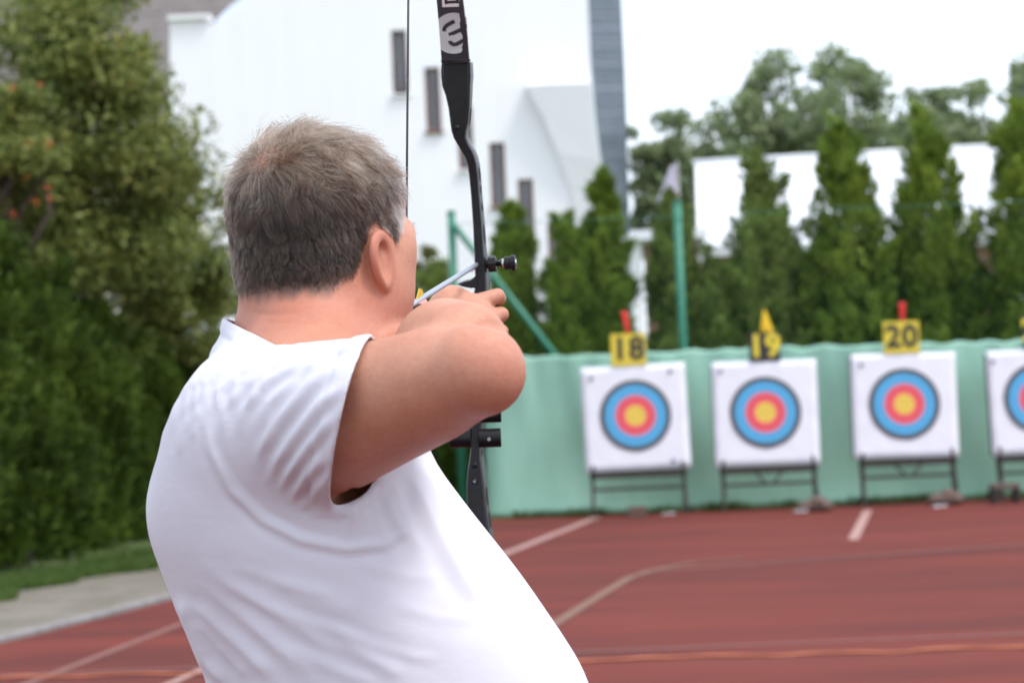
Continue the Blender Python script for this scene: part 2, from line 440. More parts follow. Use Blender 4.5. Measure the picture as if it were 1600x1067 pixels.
# reveals of the openings, the sides and the back
k = len(loops[0])
for h in holes:
    base = len(vs); vs += [(x, 0.0, z) for x, z in h] + [(x, 0.28, z) for x, z in h]
    for i in range(4): fs.append((base + (i + 1) % 4, base + i, base + 4 + i, base + 4 + (i + 1) % 4))
base = len(vs); no = len(outer)
vs += [(p[0], 0.0, p[2]) for p in outer] + [(p[0] * (1 if j < no - 9 else .96), 9.0, p[2]) for j, p in enumerate(outer)]
for i in range(no): fs.append((base + i, base + (i + 1) % no, base + no + (i + 1) % no, base + no + i))
mesh_obj('wall', vs, fs, m_white, wb)
m_dark = simple_mat('interior_shade', (0.02, 0.02, 0.022), (0.03, 0.03, 0.03), 3, 0.9)
for i, h in enumerate(holes):
    (x0, z0), (x1, z1) = h[0], h[2]; cx_, cz_ = (x0 + x1) / 2, (z0 + z1) / 2
    f = MB(); t = 0.068
    for (c, s) in (((x0 + t / 2, .17, cz_), (t, .08, WH)), ((x1 - t / 2, .17, cz_), (t, .08, WH)), ((cx_, .17, z0 + t / 2), (WW - 2 * t, .08, t)), ((cx_, .17, z1 - t / 2), (WW - 2 * t, .08, t))):
        f.box(c, s)
    fr = f.build('window', m_frame, wb)
    tilt = Matrix.Rotation(math.radians(-7 if i == 0 else 0), 3, 'X')
    MB().box((cx_, .165 - (.07 if i == 0 else 0), cz_), (WW - 2 * t - .004, .02, WH - 2 * t - .004), tilt).build('pane', m_glass, fr)
    MB().box((cx_, -0.03, z0 - .03), (WW + .10, .14, .05)).build('sill', m_frame if i % 2 else m_white, fr)
    MB().box((cx_, .26, cz_), (WW - .02, .01, WH - .02)).build('dark_backing', m_dark, fr)  # thin near-black sheet standing for the unlit interior
# leaning flare of the wall at the right
fl_top = [(822, 134), (870, 128), (922, 128)]
fl_px = [(822, 134, -.55), (872, 131, -.6), (922, 130, -.65), (930, 190, -.5), (937, 250, -.34), (950, 300, -.17), (966, 345, 0), (905, 345, 0), (890, 290, -.15), (872, 240, -.3), (850, 185, -.42)]
v_f = [at(x, y, BY + dy - .004) - wo_ for x, y, dy in fl_px]; v_b = [at(x, y, BY) - wo_ + np.array([0, .02, 0]) for x, y, dy in fl_px]
nn = len(v_f)
mesh_obj('wall_flare', [tuple(p) for p in v_f + v_b], [tuple(reversed(range(nn)))] + [(i, (i + 1) % nn, nn + (i + 1) % nn, nn + i) for i in range(nn)], m_white, wb)
# slate-clad leaning edge: course above course
le = [(-100, 917), (3, 919), (100, 923), (180, 930), (250, 938), (300, 951), (350, 969), (400, 979), (520, 984)]
re = [(-100, 966), (3, 971), (100, 976), (180, 979), (250, 981), (300, 982.5), (350, 984), (400, 986), (520, 990)]
ly, lx = zip(*le); ry_, rx_ = zip(*re)
yy = -95.0
while yy < 515:
    y2 = yy + 9.5
    xl0, xl1, xr0, xr1 = np.interp(yy, ly, lx), np.interp(y2, ly, lx), np.interp(yy, ry_, rx_), np.interp(y2, ry_, rx_)
    q = [at(xl0 + .3, yy, BY + .02) - wo_, at(xr0, yy, BY + 1.4) - wo_, at(xr1, y2, BY + 1.35) - wo_, at(xl1 + .3, y2, BY - .05) - wo_]
    bq_ = [p + np.array([0.0, .12, 0]) for p in q]
    mesh_obj('slate_course', [tuple(p) for p in q + bq_], [(3, 2, 1, 0), (4, 5, 6, 7), (0, 1, 5, 4), (2, 3, 7, 6), (1, 2, 6, 5), (3, 0, 4, 7)], m_slate, wb)
    yy = y2
# bluish glazed barrel roof over the dip of the roofline
m_roofglass = simple_mat('roof_sheet', (0.55, 0.63, 0.72), (0.66, 0.72, 0.80), 1.5, 0.25)
arc = [(332, 40), (345, 24), (362, 8), (385, -10), (420, -30), (500, -62)]
vs = []; 
for (x, y) in arc:
    p = at(x, y, BY + .6) - wo_; vs += [tuple(p), tuple(p + np.array([0, 6, 0])), tuple(p + np.array([.05, 0, -1.2]))]
fs = []
for i in range(len(arc) - 1):
    a = 3 * i; fs += [(a, a + 3, a + 4, a + 1), (a + 2, a + 5, a + 3, a)]
mesh_obj('barrel_roof', vs, fs, m_roofglass, wb, True)
MB().box(at(296, 30, BY) - wo_ + np.array([0, .2, .03]), (1.05, .7, .10)).build('coping', m_white, wb)

# --- house with the large brown roof behind, upper left
RY = 82.0
bh = empty('brown_roofed_house', (at(200, 700, RY)[0], RY, 0))
tag(bh, 'large house with a brown-grey tiled roof behind the white building, upper left', 'building')
ho = np.array(bh.location)
m_tile, nt, b = new_mat('brown_tiles')
vec = coords(nt)
c = ramp(nt, noise(nt, vec, 1.5, 5), [(0.3, (0.125, 0.108, 0.105)), (0.7, (0.175, 0.152, 0.148))])
nt.links.new(c, b.inputs['Base Color']); b.inputs['Roughness'].default_value = 0.85
wv2 = nd(nt, 'ShaderNodeTexWave'); wv2.bands_direction = 'Z'; wv2.inputs['Scale'].default_value = 1.2; nt.links.new(vec, wv2.inputs['Vector'])
bump(nt, b, wv2.outputs['Fac'], 0.5, 0.05)
ex0, ex1 = at(-260, 150, RY)[0] - ho[0], at(470, 150, RY)[0] - ho[0]
ez = at(200, 150, RY)[2]; rz_ = at(200, -170, RY)[2] + 1.0
vs = [(ex0, 0, ez), (ex1, 0, ez), (ex1 - 3, 7, rz_), (ex0 + 3, 7, rz_), (ex0, 14, ez), (ex1, 14, ez)]
mesh_obj('roof', vs, [(0, 1, 2, 3), (5, 4, 3, 2), (1, 5, 2), (4, 0, 3), (0, 4, 5, 1)], m_tile, bh)
m_cream = mat_render('cream_render', (0.55, 0.50, 0.44), (0.60, 0.55, 0.48), (0.45, 0.41, 0.36))
MB().box(((ex0 + ex1) / 2, 7.2, (ez - .02) / 2 - .1), (ex1 - ex0 - 1.4, 12.4, ez - .25)).build('wall', m_cream, bh)

# --- low pavilion with the white corrugated roof
PY = 45.0
pv = empty('pavilion', (at(1330, 700, PY)[0], PY, 0))
tag(pv, 'low pavilion with a white corrugated metal roof behind the conifers', 'building')
po = np.array(pv.location)
m_corr = simple_mat('white_sheet_metal', (0.78, 0.80, 0.84), (0.70, 0.72, 0.77), 1.2, 0.35, 0.0)
bl_, br_ = at(1090, 386, PY) - po, at(1590, 372, PY) - po
tl_, tr2 = at(1086, 256, PY + 3.4) - po, at(1572, 230, PY + 3.4) - po
npan = 12
for i in range(npan):
    v0_, v1_ = [], []
    m_ = 24
    for j in range(m_ + 1):
        s = (i + j / m_) / npan; wob = 0.022 * math.cos(j / m_ * 2 * math.pi * 4)
        pa = bl_ + (br_ - bl_) * s; pb = tl_ + (tr2 - tl_) * s
        nrm_ = np.array([0, -.6, .8])
        v0_.append(tuple(pa + nrm_ * (wob + .004 * (i % 2)))); v1_.append(tuple(pb + nrm_ * (wob + .004 * (i % 2))))
    mesh_obj('roof_sheet', v0_ + v1_, [(j, j + 1, m_ + 2 + j, m_ + 1 + j) for j in range(m_)], m_corr, pv, True)
bk = np.array([0, 3.4, -1.4])
mesh_obj('rear_slope', [tuple(p) for p in (tl_, tr2, tr2 + bk, tl_ + bk)], [(0, 3, 2, 1)], m_corr, pv)
MB().tube([tl_ + np.array([-.05, 0, .03]), tr2 + np.array([.05, 0, .03])], .05, 8).build('ridge_cap', m_corr, pv, True)
m_brick = simple_mat('brown_brick_wall', (0.30, 0.17, 0.12), (0.22, 0.12, 0.09), 6, 0.9, 0.4)
cxp = (bl_[0] + br_[0]) / 2; wlen = br_[0] - bl_[0] - .5
MB().box((cxp, 3.3, bl_[2] / 2 - .06), (wlen, 6.0, bl_[2] - .12)).build('wall', m_brick, pv)
MB().box((cxp, .08, bl_[2] - .10), (wlen + .5, .05, .16)).build('fascia', m_white, pv)
# annex with a flat roof and a white post, left of the pavilion
a0 = at(978, 372, PY) - po; a1 = at(1088, 366, PY) - po
MB().box(((a0[0] + a1[0]) / 2 + .1, .6, a0[2]), (a1[0] - a0[0] + .1, 2.6, .18)).build('annex_roof', m_corr, pv)
MB().box((at(994, 440, PY)[0] - po[0], -.35, a0[2] / 2 - .05), (.20, .20, a0[2] - .1)).build('white_post', m_white, pv)
MB().box(((a0[0] + a1[0]) / 2 + .25, 1.2, a0[2] / 2 - .05), (a1[0] - a0[0] - .35, 1.2, a0[2] - .2)).build('annex_wall', m_brick, pv)

# pale flag beside the tall post
FY = 33.5
fp = at(1052, 300, FY); flag = empty('flag', (fp[0] + .07, FY, 0)); tag(flag, 'small pale lilac flag hanging above the tall fence post', 'flag')
m_pole = simple_mat('grey_pole', (0.35, 0.35, 0.36), (0.28, 0.28, 0.3), 6, 0.4, 0, 0.6)
ztop = at(1056, 252, FY)[2]
MB().tube([(0, 0, -.02), (0, 0, ztop)], [.022, .014], 8).build('pole', m_pole, flag, True)
m_flag = simple_mat('pale_flag_cloth', (0.62, 0.58, 0.68), (0.50, 0.46, 0.58), 5, 0.8)
vs = []
for j in range(9):
    t = j / 8; zc = ztop - .04 - .40 * t
    for i in range(5):
        u_ = i / 4; vs.append((-u_ * (.10 + .22 * t), .03 * math.sin(u_ * 5 + t * 4), zc - u_ * .10 * (.4 + t)))
fo_ = mesh_obj('cloth', vs, [(5 * j + i, 5 * j + i + 1, 5 * j + i + 6, 5 * j + i + 5) for j in range(8) for i in range(4)], m_flag, flag, True)
fo_.modifiers.new('thickness', 'SOLIDIFY').thickness = .003
# ================================================================== plants
pr = np.random.default_rng(5)
def unit(v): return v / (np.linalg.norm(v, axis=-1, keepdims=True) + 1e-9)
def diamonds(c, d, s, L, W, fold=0.0):
    """leaf diamonds: centre c, long axis d, side axis s"""
    v = np.stack([c - d * L[:, None] * .5, c + s * W[:, None] * .5 + d * L[:, None] * .05, c + d * L[:, None] * .5, c - s * W[:, None] * .5 + d * L[:, None] * .05], 1)
    return v.reshape(-1, 3), np.arange(len(c))[:, None] * 4 + np.array([[0, 1, 2, 3]])
m_bark = simple_mat('bark', (0.10, 0.075, 0.055), (0.05, 0.038, 0.03), 18, 0.95, 0.6)
m_thuja = leaf_mat('thuja_green', [(0.22, (0.084, 0.140, 0.021)), (0.50, (0.156, 0.244, 0.033)), (0.72, (0.250, 0.348, 0.047)), (0.92, (0.374, 0.437, 0.070))], 1.6, 0.65, 0.28)
m_thuja_brown = leaf_mat('thuja_olive', [(0.22, (0.100, 0.146, 0.039)), (0.50, (0.173, 0.240, 0.058)), (0.72, (0.247, 0.342, 0.080)), (0.92, (0.330, 0.401, 0.105))], 1.6, 0.65, 0.28)
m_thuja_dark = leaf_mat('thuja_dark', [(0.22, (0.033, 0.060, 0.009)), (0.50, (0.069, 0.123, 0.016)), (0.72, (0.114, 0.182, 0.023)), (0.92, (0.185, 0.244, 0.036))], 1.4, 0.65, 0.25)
def thuja(base, H, Rad, mat, label, group, seed, n=5200, point=1.0, leaf=1.0, t0=0.25, lobe=1.0):
    r = np.random.default_rng(seed)
    root = empty('thuja_tree', base); tag(root, label, 'conifer', group)
    MB().tube([(0, 0, -0.1), (0.01, 0, H * .3), (0, 0.02, H * .6), (0, 0, H * .9)], [0.07, .05, .03, .008], 8).build('trunk', m_bark, root, True)
    # profile: slim at the foot, widest at a third, drawn to a soft point; lobed
    def prof(t): return Rad * np.clip(np.minimum(1, (t + 0.12) / 0.28), 0, 1) ** 0.6 * np.clip(1 - np.clip((t - t0) / (1 - t0), 0, 1) ** (1.5 + .3 * point + 1.6 * (1 - point)), 0, 1) ** (0.62 + 0.2 * point)
    # feathery plumes of scaly twigs, each rising a little outwards from the column
    npl = int(70 + 105 * H * Rad / 2.0)
    tt = r.random(npl * 3); tt = tt[r.random(npl * 3) < prof(tt) / Rad * .9 + .12][:npl]; npl = len(tt)
    pa = r.uniform(0, 2 * np.pi, npl); ph = r.uniform(0, 6, 4)
    lob = 1 + lobe * (0.13 * np.sin(pa * 3 + ph[0] + tt * 9) + 0.10 * np.sin(pa * 2 - tt * 31 + ph[1]) + .08 * r.normal(size=npl))
    pr_ = prof(tt) * lob * r.uniform(.45, .92, npl)
    po_ = np.stack([np.cos(pa), np.sin(pa), 0 * pa], 1)
    pb = po_ * pr_[:, None] + np.array([0, 0, 1.0]) * (tt * H * .93)[:, None]
    pd = unit(po_ * r.uniform(.12, .55, npl)[:, None] + np.array([0, 0, 1.0]) + r.normal(size=(npl, 3)) * .12)
    pl_ = r.uniform(.30, .62, npl) * np.clip(Rad / .5, .7, 1.3) * (1 - .45 * tt); pw_ = r.uniform(.09, .16, npl) * np.clip(Rad / .5, .7, 1.3)
    k = r.choice(npl, n, p=pl_ * pw_ / (pl_ * pw_).sum()); sv_ = r.random(n)
    jit = unit(r.normal(size=(n, 3))) * (r.random(n) ** .5)[:, None]
    c = pb[k] + pd[k] * (pl_[k] * sv_)[:, None] + jit * (pw_[k] * (1.05 - .8 * sv_))[:, None]
    n_in = int(n * .18)                                                   # sparse inner twigs so that the column is not hollow
    ti = r.random(n_in); ai = r.uniform(0, 2 * np.pi, n_in); ri = prof(ti) * r.random(n_in) ** .5 * .7
    c[:n_in] = np.stack([np.cos(ai) * ri, np.sin(ai) * ri, ti * H * .95], 1)
    outw = c * np.array([1, 1, 0]); outw = unit(outw + 1e-4)
    up = unit(pd[k] + jit * .7 + r.normal(size=(n, 3)) * 0.2)
    tang = unit(np.cross(up, outw) + r.normal(size=(n, 3)) * 0.45)
    vs, qs, off = [], [], 0
    for sp, ln in ((0, 1.0), (0.55, .75), (-0.55, .75), (1.0, .5)):       # a small fan of scaly twigs
        d = unit(up + tang * sp); L = r.uniform(.09, .17, n) * ln * leaf; W = r.uniform(.022, .038, n) * leaf
        s = unit(np.cross(d, outw + r.normal(size=(n, 3)) * .5))
        v, q = diamonds(c + d * L[:, None] * .5, d, s, L, W); vs.append(v); qs.append(q + off); off += len(v)
    fast_mesh('crown', np.concatenate(vs), np.concatenate(qs), mat, root)
    return root
G_R = 'columnar conifers behind the netting'
HY = 31.2
def hz_top(px, py, Y): return at(px, py, Y)[2]
right_row = [  # picture x, top y, radius, material, label
    (672, 418, .42, m_thuja_brown, 'small olive conifer top showing between the face and the bow'),
    (800, 322, .33, m_thuja, 'slim bright green conifer standing behind the plunger of the bow'),
    (884, 345, .40, m_thuja, 'leafy conifer in front of the white wall, left of the taller pointed one'),
    (940, 272, .32, m_thuja, 'pointed green conifer in front of the slate-clad tower edge'),
    (1046, 300, .32, m_thuja_brown, 'thin brownish conifer behind the tall green fence post'),
    (1112, 400, .5, m_thuja_brown, 'low conifer filling the hedge just right of the tall fence post'),
    (1180, 238, .50, m_thuja_brown, 'loose olive conifer in front of the left end of the white roof'),
    (1250, 395, .5, m_thuja, 'low conifer in the hedge between the number 19 and 20 boards'),
    (1318, 190, .50, m_thuja, 'tall bright green conifer in front of the middle of the white roof'),
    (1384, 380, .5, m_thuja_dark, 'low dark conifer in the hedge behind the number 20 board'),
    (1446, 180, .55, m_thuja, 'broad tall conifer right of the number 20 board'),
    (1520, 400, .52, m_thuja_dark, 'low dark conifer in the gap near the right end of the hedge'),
    (1592, 158, .58, m_thuja, 'tallest conifer at the right edge of the picture'),
    (1690, 190, .60, m_thuja, 'conifer just beyond the right edge of the picture'),
    (735, 560, .55, m_thuja_dark, 'low dark conifer behind the corner post of the fence'),
]
for i, (px_, py_, rd_, mt_, lb_) in enumerate(right_row):
    Yb = HY + (0.35 if py_ > 370 else 0.0) + 0.15 * math.sin(i * 2.1)
    p = at(px_, py_, Yb); hgt = p[2] + (0.22 if py_ < 370 else 0.1)
    bx = at(px_, 620, Yb)[0] + (p[0] - at(px_, 620, Yb)[0])
    thuja((p[0], Yb, -0.02), hgt, rd_ * (1.15 if py_ > 370 else 0.97), mt_, lb_, G_R, 40 + i, n=12500 if py_ < 370 else 6500, point=0.6, t0=0.5 if py_ < 370 else 0.6, lobe=1.1, leaf=1.0)
# the dark hedge along the left side of the track
G_L = 'dark conifers along the left of the track'
left_row = [  # base picture point, top y, radius
    ((-70, 918), 250, .95, 'dark conifer cut off by the left edge of the picture'),
    ((35, 900), 262, .90, 'tall dark conifer in the lower left, nearest of the hedge in view'),
    ((118, 884), 345, .78, 'dark conifer second from the left edge, under the leafy tree'),
    ((190, 868), 405, .74, 'dark conifer third from the left edge'),
    ((255, 852), 450, .70, "dark conifer just left of the man's back"),
    ((318, 838), 500, .66, "low dark conifer half hidden behind the man's shoulder blade"),
    ((390, 826), 540, .66, "dark conifer hidden behind the man's back"),
]
for i, (bp, ty, rd_, lb_) in enumerate(left_row):
    g_ = on_ground(*bp) + kn_ * 0.85
    p = at(bp[0], ty, g_[1])
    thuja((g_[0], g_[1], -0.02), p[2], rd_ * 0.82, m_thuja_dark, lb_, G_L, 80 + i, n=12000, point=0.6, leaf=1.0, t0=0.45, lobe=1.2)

# leafy trees
def leafy_tree(name, base, H, crown_c, crown_r, mat, label, cat, group, seed, n=9000, leaf=(.09, .05), clumps=60, spread=.32, branches=9, trunk_r=.14, hollow=0.45):
    r = np.random.default_rng(seed)
    root = empty(name, base); tag(root, label, cat, group)
    cc = np.array(crown_c); cr_ = np.array(crown_r)
    MB().tube([(0, 0, -.2), (0.03, .02, H * .25), tuple(cc * np.array([.5, .5, 1]) - np.array([0, 0, cr_[2] * .3])), tuple(cc + np.array([0, 0, cr_[2] * .55]))], [trunk_r, trunk_r * .8, trunk_r * .5, trunk_r * .1], 9).build('trunk', m_bark, root, True)
    d = unit(r.normal(size=(clumps, 3))); rad = (hollow + (1 - hollow) * r.random(clumps)) ** .7
    cl = cc + d * rad[:, None] * cr_ * r.uniform(.82, 1.12, clumps)[:, None]
    mb = MB()
    for k in range(min(branches, clumps)):
        e = cl[k]; s = np.array([0, 0, max(0.15 * H, min(e[2] * .7, cc[2]))]) + cc * np.array([.35, .35, 0]); m_ = (s + e) / 2 + r.normal(size=3) * .12 + np.array([0, 0, .15])
        mb.tube([s, m_, e, e + (e - m_) * .35], [trunk_r * .35, trunk_r * .22, trunk_r * .1, .006], 6)
    tag(mb.build('branch', m_bark, root, True), kind='stuff')
    cs = r.uniform(.6, 1.25, clumps); own = r.choice(clumps, n, p=cs / cs.sum())
    q = r.normal(size=(n, 3)); q = unit(q) * (r.random(n) ** .45)[:, None] * np.array([1, 1, .72])
    c = cl[own] + q * (spread * cs[own])[:, None] * cr_.mean()
    dd = unit(r.normal(size=(n, 3)) + np.array([0, 0, -.35])); sd = unit(np.cross(dd, unit(r.normal(size=(n, 3)) + np.array([0, 0, 1.2]))))
    L = leaf[0] * r.uniform(.7, 1.35, n); W = leaf[1] * r.uniform(.7, 1.3, n)
    v, f = diamonds(c, dd, sd, L, W)
    fast_mesh('crown', v, f, mat, root)
    return root, cl, cs
m_leaf_r = leaf_mat('rowan_leaf', [(0.2, (0.084, 0.122, 0.030)), (0.48, (0.159, 0.198, 0.048)), (0.72, (0.243, 0.261, 0.068)), (0.94, (0.400, 0.345, 0.103))], 1.3, 0.55, 0.32)
m_leaf_f = leaf_mat('hazed_far_leaf', [(0.2, (0.146, 0.205, 0.103)), (0.48, (0.217, 0.280, 0.138)), (0.72, (0.285, 0.341, 0.175)), (0.94, (0.364, 0.391, 0.228))], 0.6, 0.55, 0.35)  # distance haze put into the colour: paler and bluer than near leaves
m_leaf_y = leaf_mat('yellow_leaf', [(0.2, (0.099, 0.121, 0.033)), (0.5, (0.154, 0.176, 0.050)), (0.75, (0.220, 0.220, 0.066)), (0.95, (0.330, 0.264, 0.088))], 0.9, 0.55, 0.38)
def tree_at(name, px_, py_, Y, w_px, h_px, mat, label, cat, group, seed, **kw):
    """crown centred on a picture point at distance Y, trunk on the ground below"""
    c = at(px_, py_, Y); sc_ = Y / LENS_PX
    rx, rz = w_px * sc_ / 2, h_px * sc_ / 2
    return leafy_tree(name, (c[0], Y, -.02), c[2] + rz, (0, 0, c[2]), (rx, rx, rz), mat, label, cat, group, seed, **kw)
# the large leafy tree on the left and the rowan with red berries in front of it
tree_at('leafy_tree', 130, 240, 27.5, 380, 600, m_leaf_r, 'large leafy tree filling the upper left, in front of the brown roof', 'tree', None, 301, n=34000, leaf=(.105, .055), clumps=110, spread=.34, hollow=.25)
tree_at('leafy_tree', 235, 430, 29.5, 250, 420, m_leaf_r, "loose leafy tree between the big tree and the man's head", 'tree', None, 302, n=17000, leaf=(.10, .055), clumps=85, spread=.30, hollow=.3)
rw_root, rcl, rcs = tree_at('rowan_tree', 5, 250, 24.5, 200, 330, m_leaf_r, 'rowan with orange-red berries at the left edge', 'tree', None, 303, n=9000, leaf=(.10, .05), clumps=44, spread=.33, hollow=.3)
m_berry = simple_mat('rowan_berry', (0.62, 0.085, 0.025), (0.70, 0.16, 0.04), 40, 0.35)
bo = np.array(rw_root.location)
rb = np.random.default_rng(9)
for (bx_, by_) in [(20, 139), (44, 221), (76, 226), (48, 258), (41, 278), (76, 293), (78, 309), (56, 316), (20, 334), (62, 132)]:
    p = at(bx_, by_, 24.5 - 0.55 + rb.normal() * .12) - bo
    mb = MB()
    for k in range(9):
        q = p + rb.normal(size=3) * np.array([.020, .020, .014]); rr = rb.uniform(.006, .009)
        mb.tube([q - np.array([0, 0, rr]), q - np.array([0, 0, rr * .5]), q + np.array([0, 0, rr * .5]), q + np.array([0, 0, rr])], [rr * .3, rr * .95, rr * .95, rr * .3], 6)
    tag(mb.build('berry_cluster', m_berry, rw_root, True), kind='stuff')
# a few yellowed leaves low down are a shrub between the hedge and the building
tree_at('shrub', 330, 470, 33.0, 150, 240, m_leaf_y, "thin yellowing shrub behind the man's neck", 'shrub', None, 304, n=3600, leaf=(.09, .05), clumps=26, spread=.30, trunk_r=.05)
tree_at('shrub', 668, 452, 33.5, 70, 130, m_leaf_y, 'small yellow-green shrub below the left fence post', 'shrub', None, 305, n=1500, leaf=(.07, .04), clumps=16, spread=.35, trunk_r=.03)
# the belt of trees behind the white roof
G_F = 'leafy trees behind the white roof'
for i, (px_, py_, w_, h_, lb_) in enumerate([
        (1030, 300, 120, 260, 'leafy tree beside the slate-clad tower edge'),
        (1110, 265, 170, 190, 'leafy tree above the left end of the white roof'),
        (1215, 205, 190, 260, 'broad leafy tree left of the tallest one'),
        (1318, 195, 200, 280, 'tallest leafy tree, its top standing highest against the sky'),
        (1440, 235, 170, 230, 'leafy tree right of the tallest one, above the white roof'),
        (1535, 235, 150, 220, 'thin leafy tree near the right edge against the sky'),
        (1640, 200, 160, 260, 'leafy tree cut off by the right edge of the picture')]):
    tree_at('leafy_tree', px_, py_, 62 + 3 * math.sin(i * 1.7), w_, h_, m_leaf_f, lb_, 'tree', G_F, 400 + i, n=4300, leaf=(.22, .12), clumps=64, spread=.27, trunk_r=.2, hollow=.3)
# ================================================================== smooth solids from distance fields
# --- signed distance helpers (all vectorised over points p[n,3])
def sd_cone(p, a, b, ra, rb):
    a = np.asarray(a, float); b = np.asarray(b, float)
    ab = b - a; L2 = ab @ ab
    t = np.clip(((p - a) @ ab) / L2, 0, 1)
    q = p - a - t[:, None] * ab
    return np.sqrt((q * q).sum(1)) - (ra + (rb - ra) * t)
def sd_ell(p, c, r, M=None):
    q = p - np.asarray(c, float)
    if M is not None: q = q @ M.T
    r = np.asarray(r, float)
    k0 = np.sqrt(((q / r) ** 2).sum(1)); k1 = np.sqrt(((q / (r * r)) ** 2).sum(1)) + 1e-9
    return k0 * (k0 - 1.0) / k1
def near(fn, p, c, rad):
    """evaluate fn only inside a ball, a safe distance outside it"""
    dc = np.linalg.norm(p - np.asarray(c), axis=1); out = dc - rad + 0.06
    m = dc < rad
    if m.any(): out[m] = fn(p[m])
    return out
def smin(a, b, k):
    h = np.clip(0.5 + 0.5 * (b - a) / k, 0, 1)
    return b + (a - b) * h - k * h * (1 - h)
def smax(a, b, k):
    return -smin(-a, -b, k)

def surface_nets(xs, ys, zs, fn, stride=4):
    """rectilinear grid, sparse evaluation; returns verts, quads"""
    nx, ny, nz = len(xs), len(ys), len(zs)
    cx, cy, cz = [np.unique(np.r_[np.arange(0, n, stride), n - 1]) for n in (nx, ny, nz)]
    gp = np.stack(np.meshgrid(xs[cx], ys[cy], zs[cz], indexing='ij'), -1).reshape(-1, 3)
    Fc = fn(gp).reshape(len(cx), len(cy), len(cz)).astype(np.float32)
    F = np.empty((nx, ny, nz), np.float32)
    bx = np.minimum(np.searchsorted(cx, np.arange(nx), 'right') - 1, len(cx) - 2)
    by = np.minimum(np.searchsorted(cy, np.arange(ny), 'right') - 1, len(cy) - 2)
    bz = np.minimum(np.searchsorted(cz, np.arange(nz), 'right') - 1, len(cz) - 2)
    mn = np.full((len(cx) - 1, len(cy) - 1, len(cz) - 1), 1e9, np.float32); mxv = -mn.copy()
    for i in (0, 1):
        for j in (0, 1):
            for k in (0, 1):
                s = Fc[i:len(cx) - 1 + i, j:len(cy) - 1 + j, k:len(cz) - 1 + k]
                mn = np.minimum(mn, s); mxv = np.maximum(mxv, s)
    dx = np.diff(xs[cx])[:, None, None]; dy = np.diff(ys[cy])[None, :, None]; dz = np.diff(zs[cz])[None, None, :]
    diag = np.sqrt(dx * dx + dy * dy + dz * dz)
    act = ~((mn > diag * 0.9) | (mxv < -diag * 0.9))
    # neighbours too
    a2 = act.copy()
    for ax in range(3):
        s1 = [slice(None)] * 3; s2 = [slice(None)] * 3; s1[ax] = slice(1, None); s2[ax] = slice(None, -1)
        a2[tuple(s1)] |= act[tuple(s2)]; a2[tuple(s2)] |= act[tuple(s1)]
    F[:] = Fc[:-1, :-1, :-1][np.ix_(bx, by, bz)]
    m = a2[np.ix_(bx, by, bz)]
    ii, jj, kk = np.nonzero(m)
    CH = 1500000
    for s in range(0, len(ii), CH):
        e = slice(s, s + CH)
        F[ii[e], jj[e], kk[e]] = fn(np.stack([xs[ii[e]], ys[jj[e]], zs[kk[e]]], 1))
    ins = F < 0
    cnt = np.zeros((nx - 1, ny - 1, nz - 1), np.uint8)
    for i in (0, 1):
        for j in (0, 1):
            for k in (0, 1):
                cnt += ins[i:nx - 1 + i, j:ny - 1 + j, k:nz - 1 + k]
    ci, cj, ck = np.nonzero((cnt > 0) & (cnt < 8))
    idx = np.full(cnt.shape, -1, np.int32); idx[ci, cj, ck] = np.arange(len(ci))
    acc = np.zeros((len(ci), 3)); num = np.zeros(len(ci))
    corners = [(i, j, k) for i in (0, 1) for j in (0, 1) for k in (0, 1)]
    for a in range(8):
        for b in range(a + 1, 8):
            A, B = corners[a], corners[b]
            if sum(x != y for x, y in zip(A, B)) != 1: continue
            fa = F[ci + A[0], cj + A[1], ck + A[2]]; fb = F[ci + B[0], cj + B[1], ck + B[2]]
            c = (fa < 0) != (fb < 0)
            t = np.where(c, fa / np.where(fa - fb == 0, 1, fa - fb), 0)
            pa = np.stack([xs[ci + A[0]], ys[cj + A[1]], zs[ck + A[2]]], 1)
            pb = np.stack([xs[ci + B[0]], ys[cj + B[1]], zs[ck + B[2]]], 1)
            acc[c] += (pa + t[:, None] * (pb - pa))[c]; num[c] += 1
    verts = acc / np.maximum(num, 1)[:, None]
    quads = []
    # x edges
    s = ins[:-1, 1:-1, 1:-1] != ins[1:, 1:-1, 1:-1]; i, j, k = np.nonzero(s); j += 1; k += 1
    q = np.stack([idx[i, j - 1, k - 1], idx[i, j, k - 1], idx[i, j, k], idx[i, j - 1, k]], 1)
    q[~ins[i, j, k]] = q[~ins[i, j, k]][:, ::-1]; quads.append(q)
    s = ins[1:-1, :-1, 1:-1] != ins[1:-1, 1:, 1:-1]; i, j, k = np.nonzero(s); i += 1; k += 1
    q = np.stack([idx[i - 1, j, k - 1], idx[i - 1, j, k], idx[i, j, k], idx[i, j, k - 1]], 1)
    q[~ins[i, j, k]] = q[~ins[i, j, k]][:, ::-1]; quads.append(q)
    s = ins[1:-1, 1:-1, :-1] != ins[1:-1, 1:-1, 1:]; i, j, k = np.nonzero(s); i += 1; j += 1
    q = np.stack([idx[i - 1, j - 1, k], idx[i, j - 1, k], idx[i, j, k], idx[i - 1, j, k]], 1)
    q[~ins[i, j, k]] = q[~ins[i, j, k]][:, ::-1]; quads.append(q)
    return verts, np.concatenate(quads)

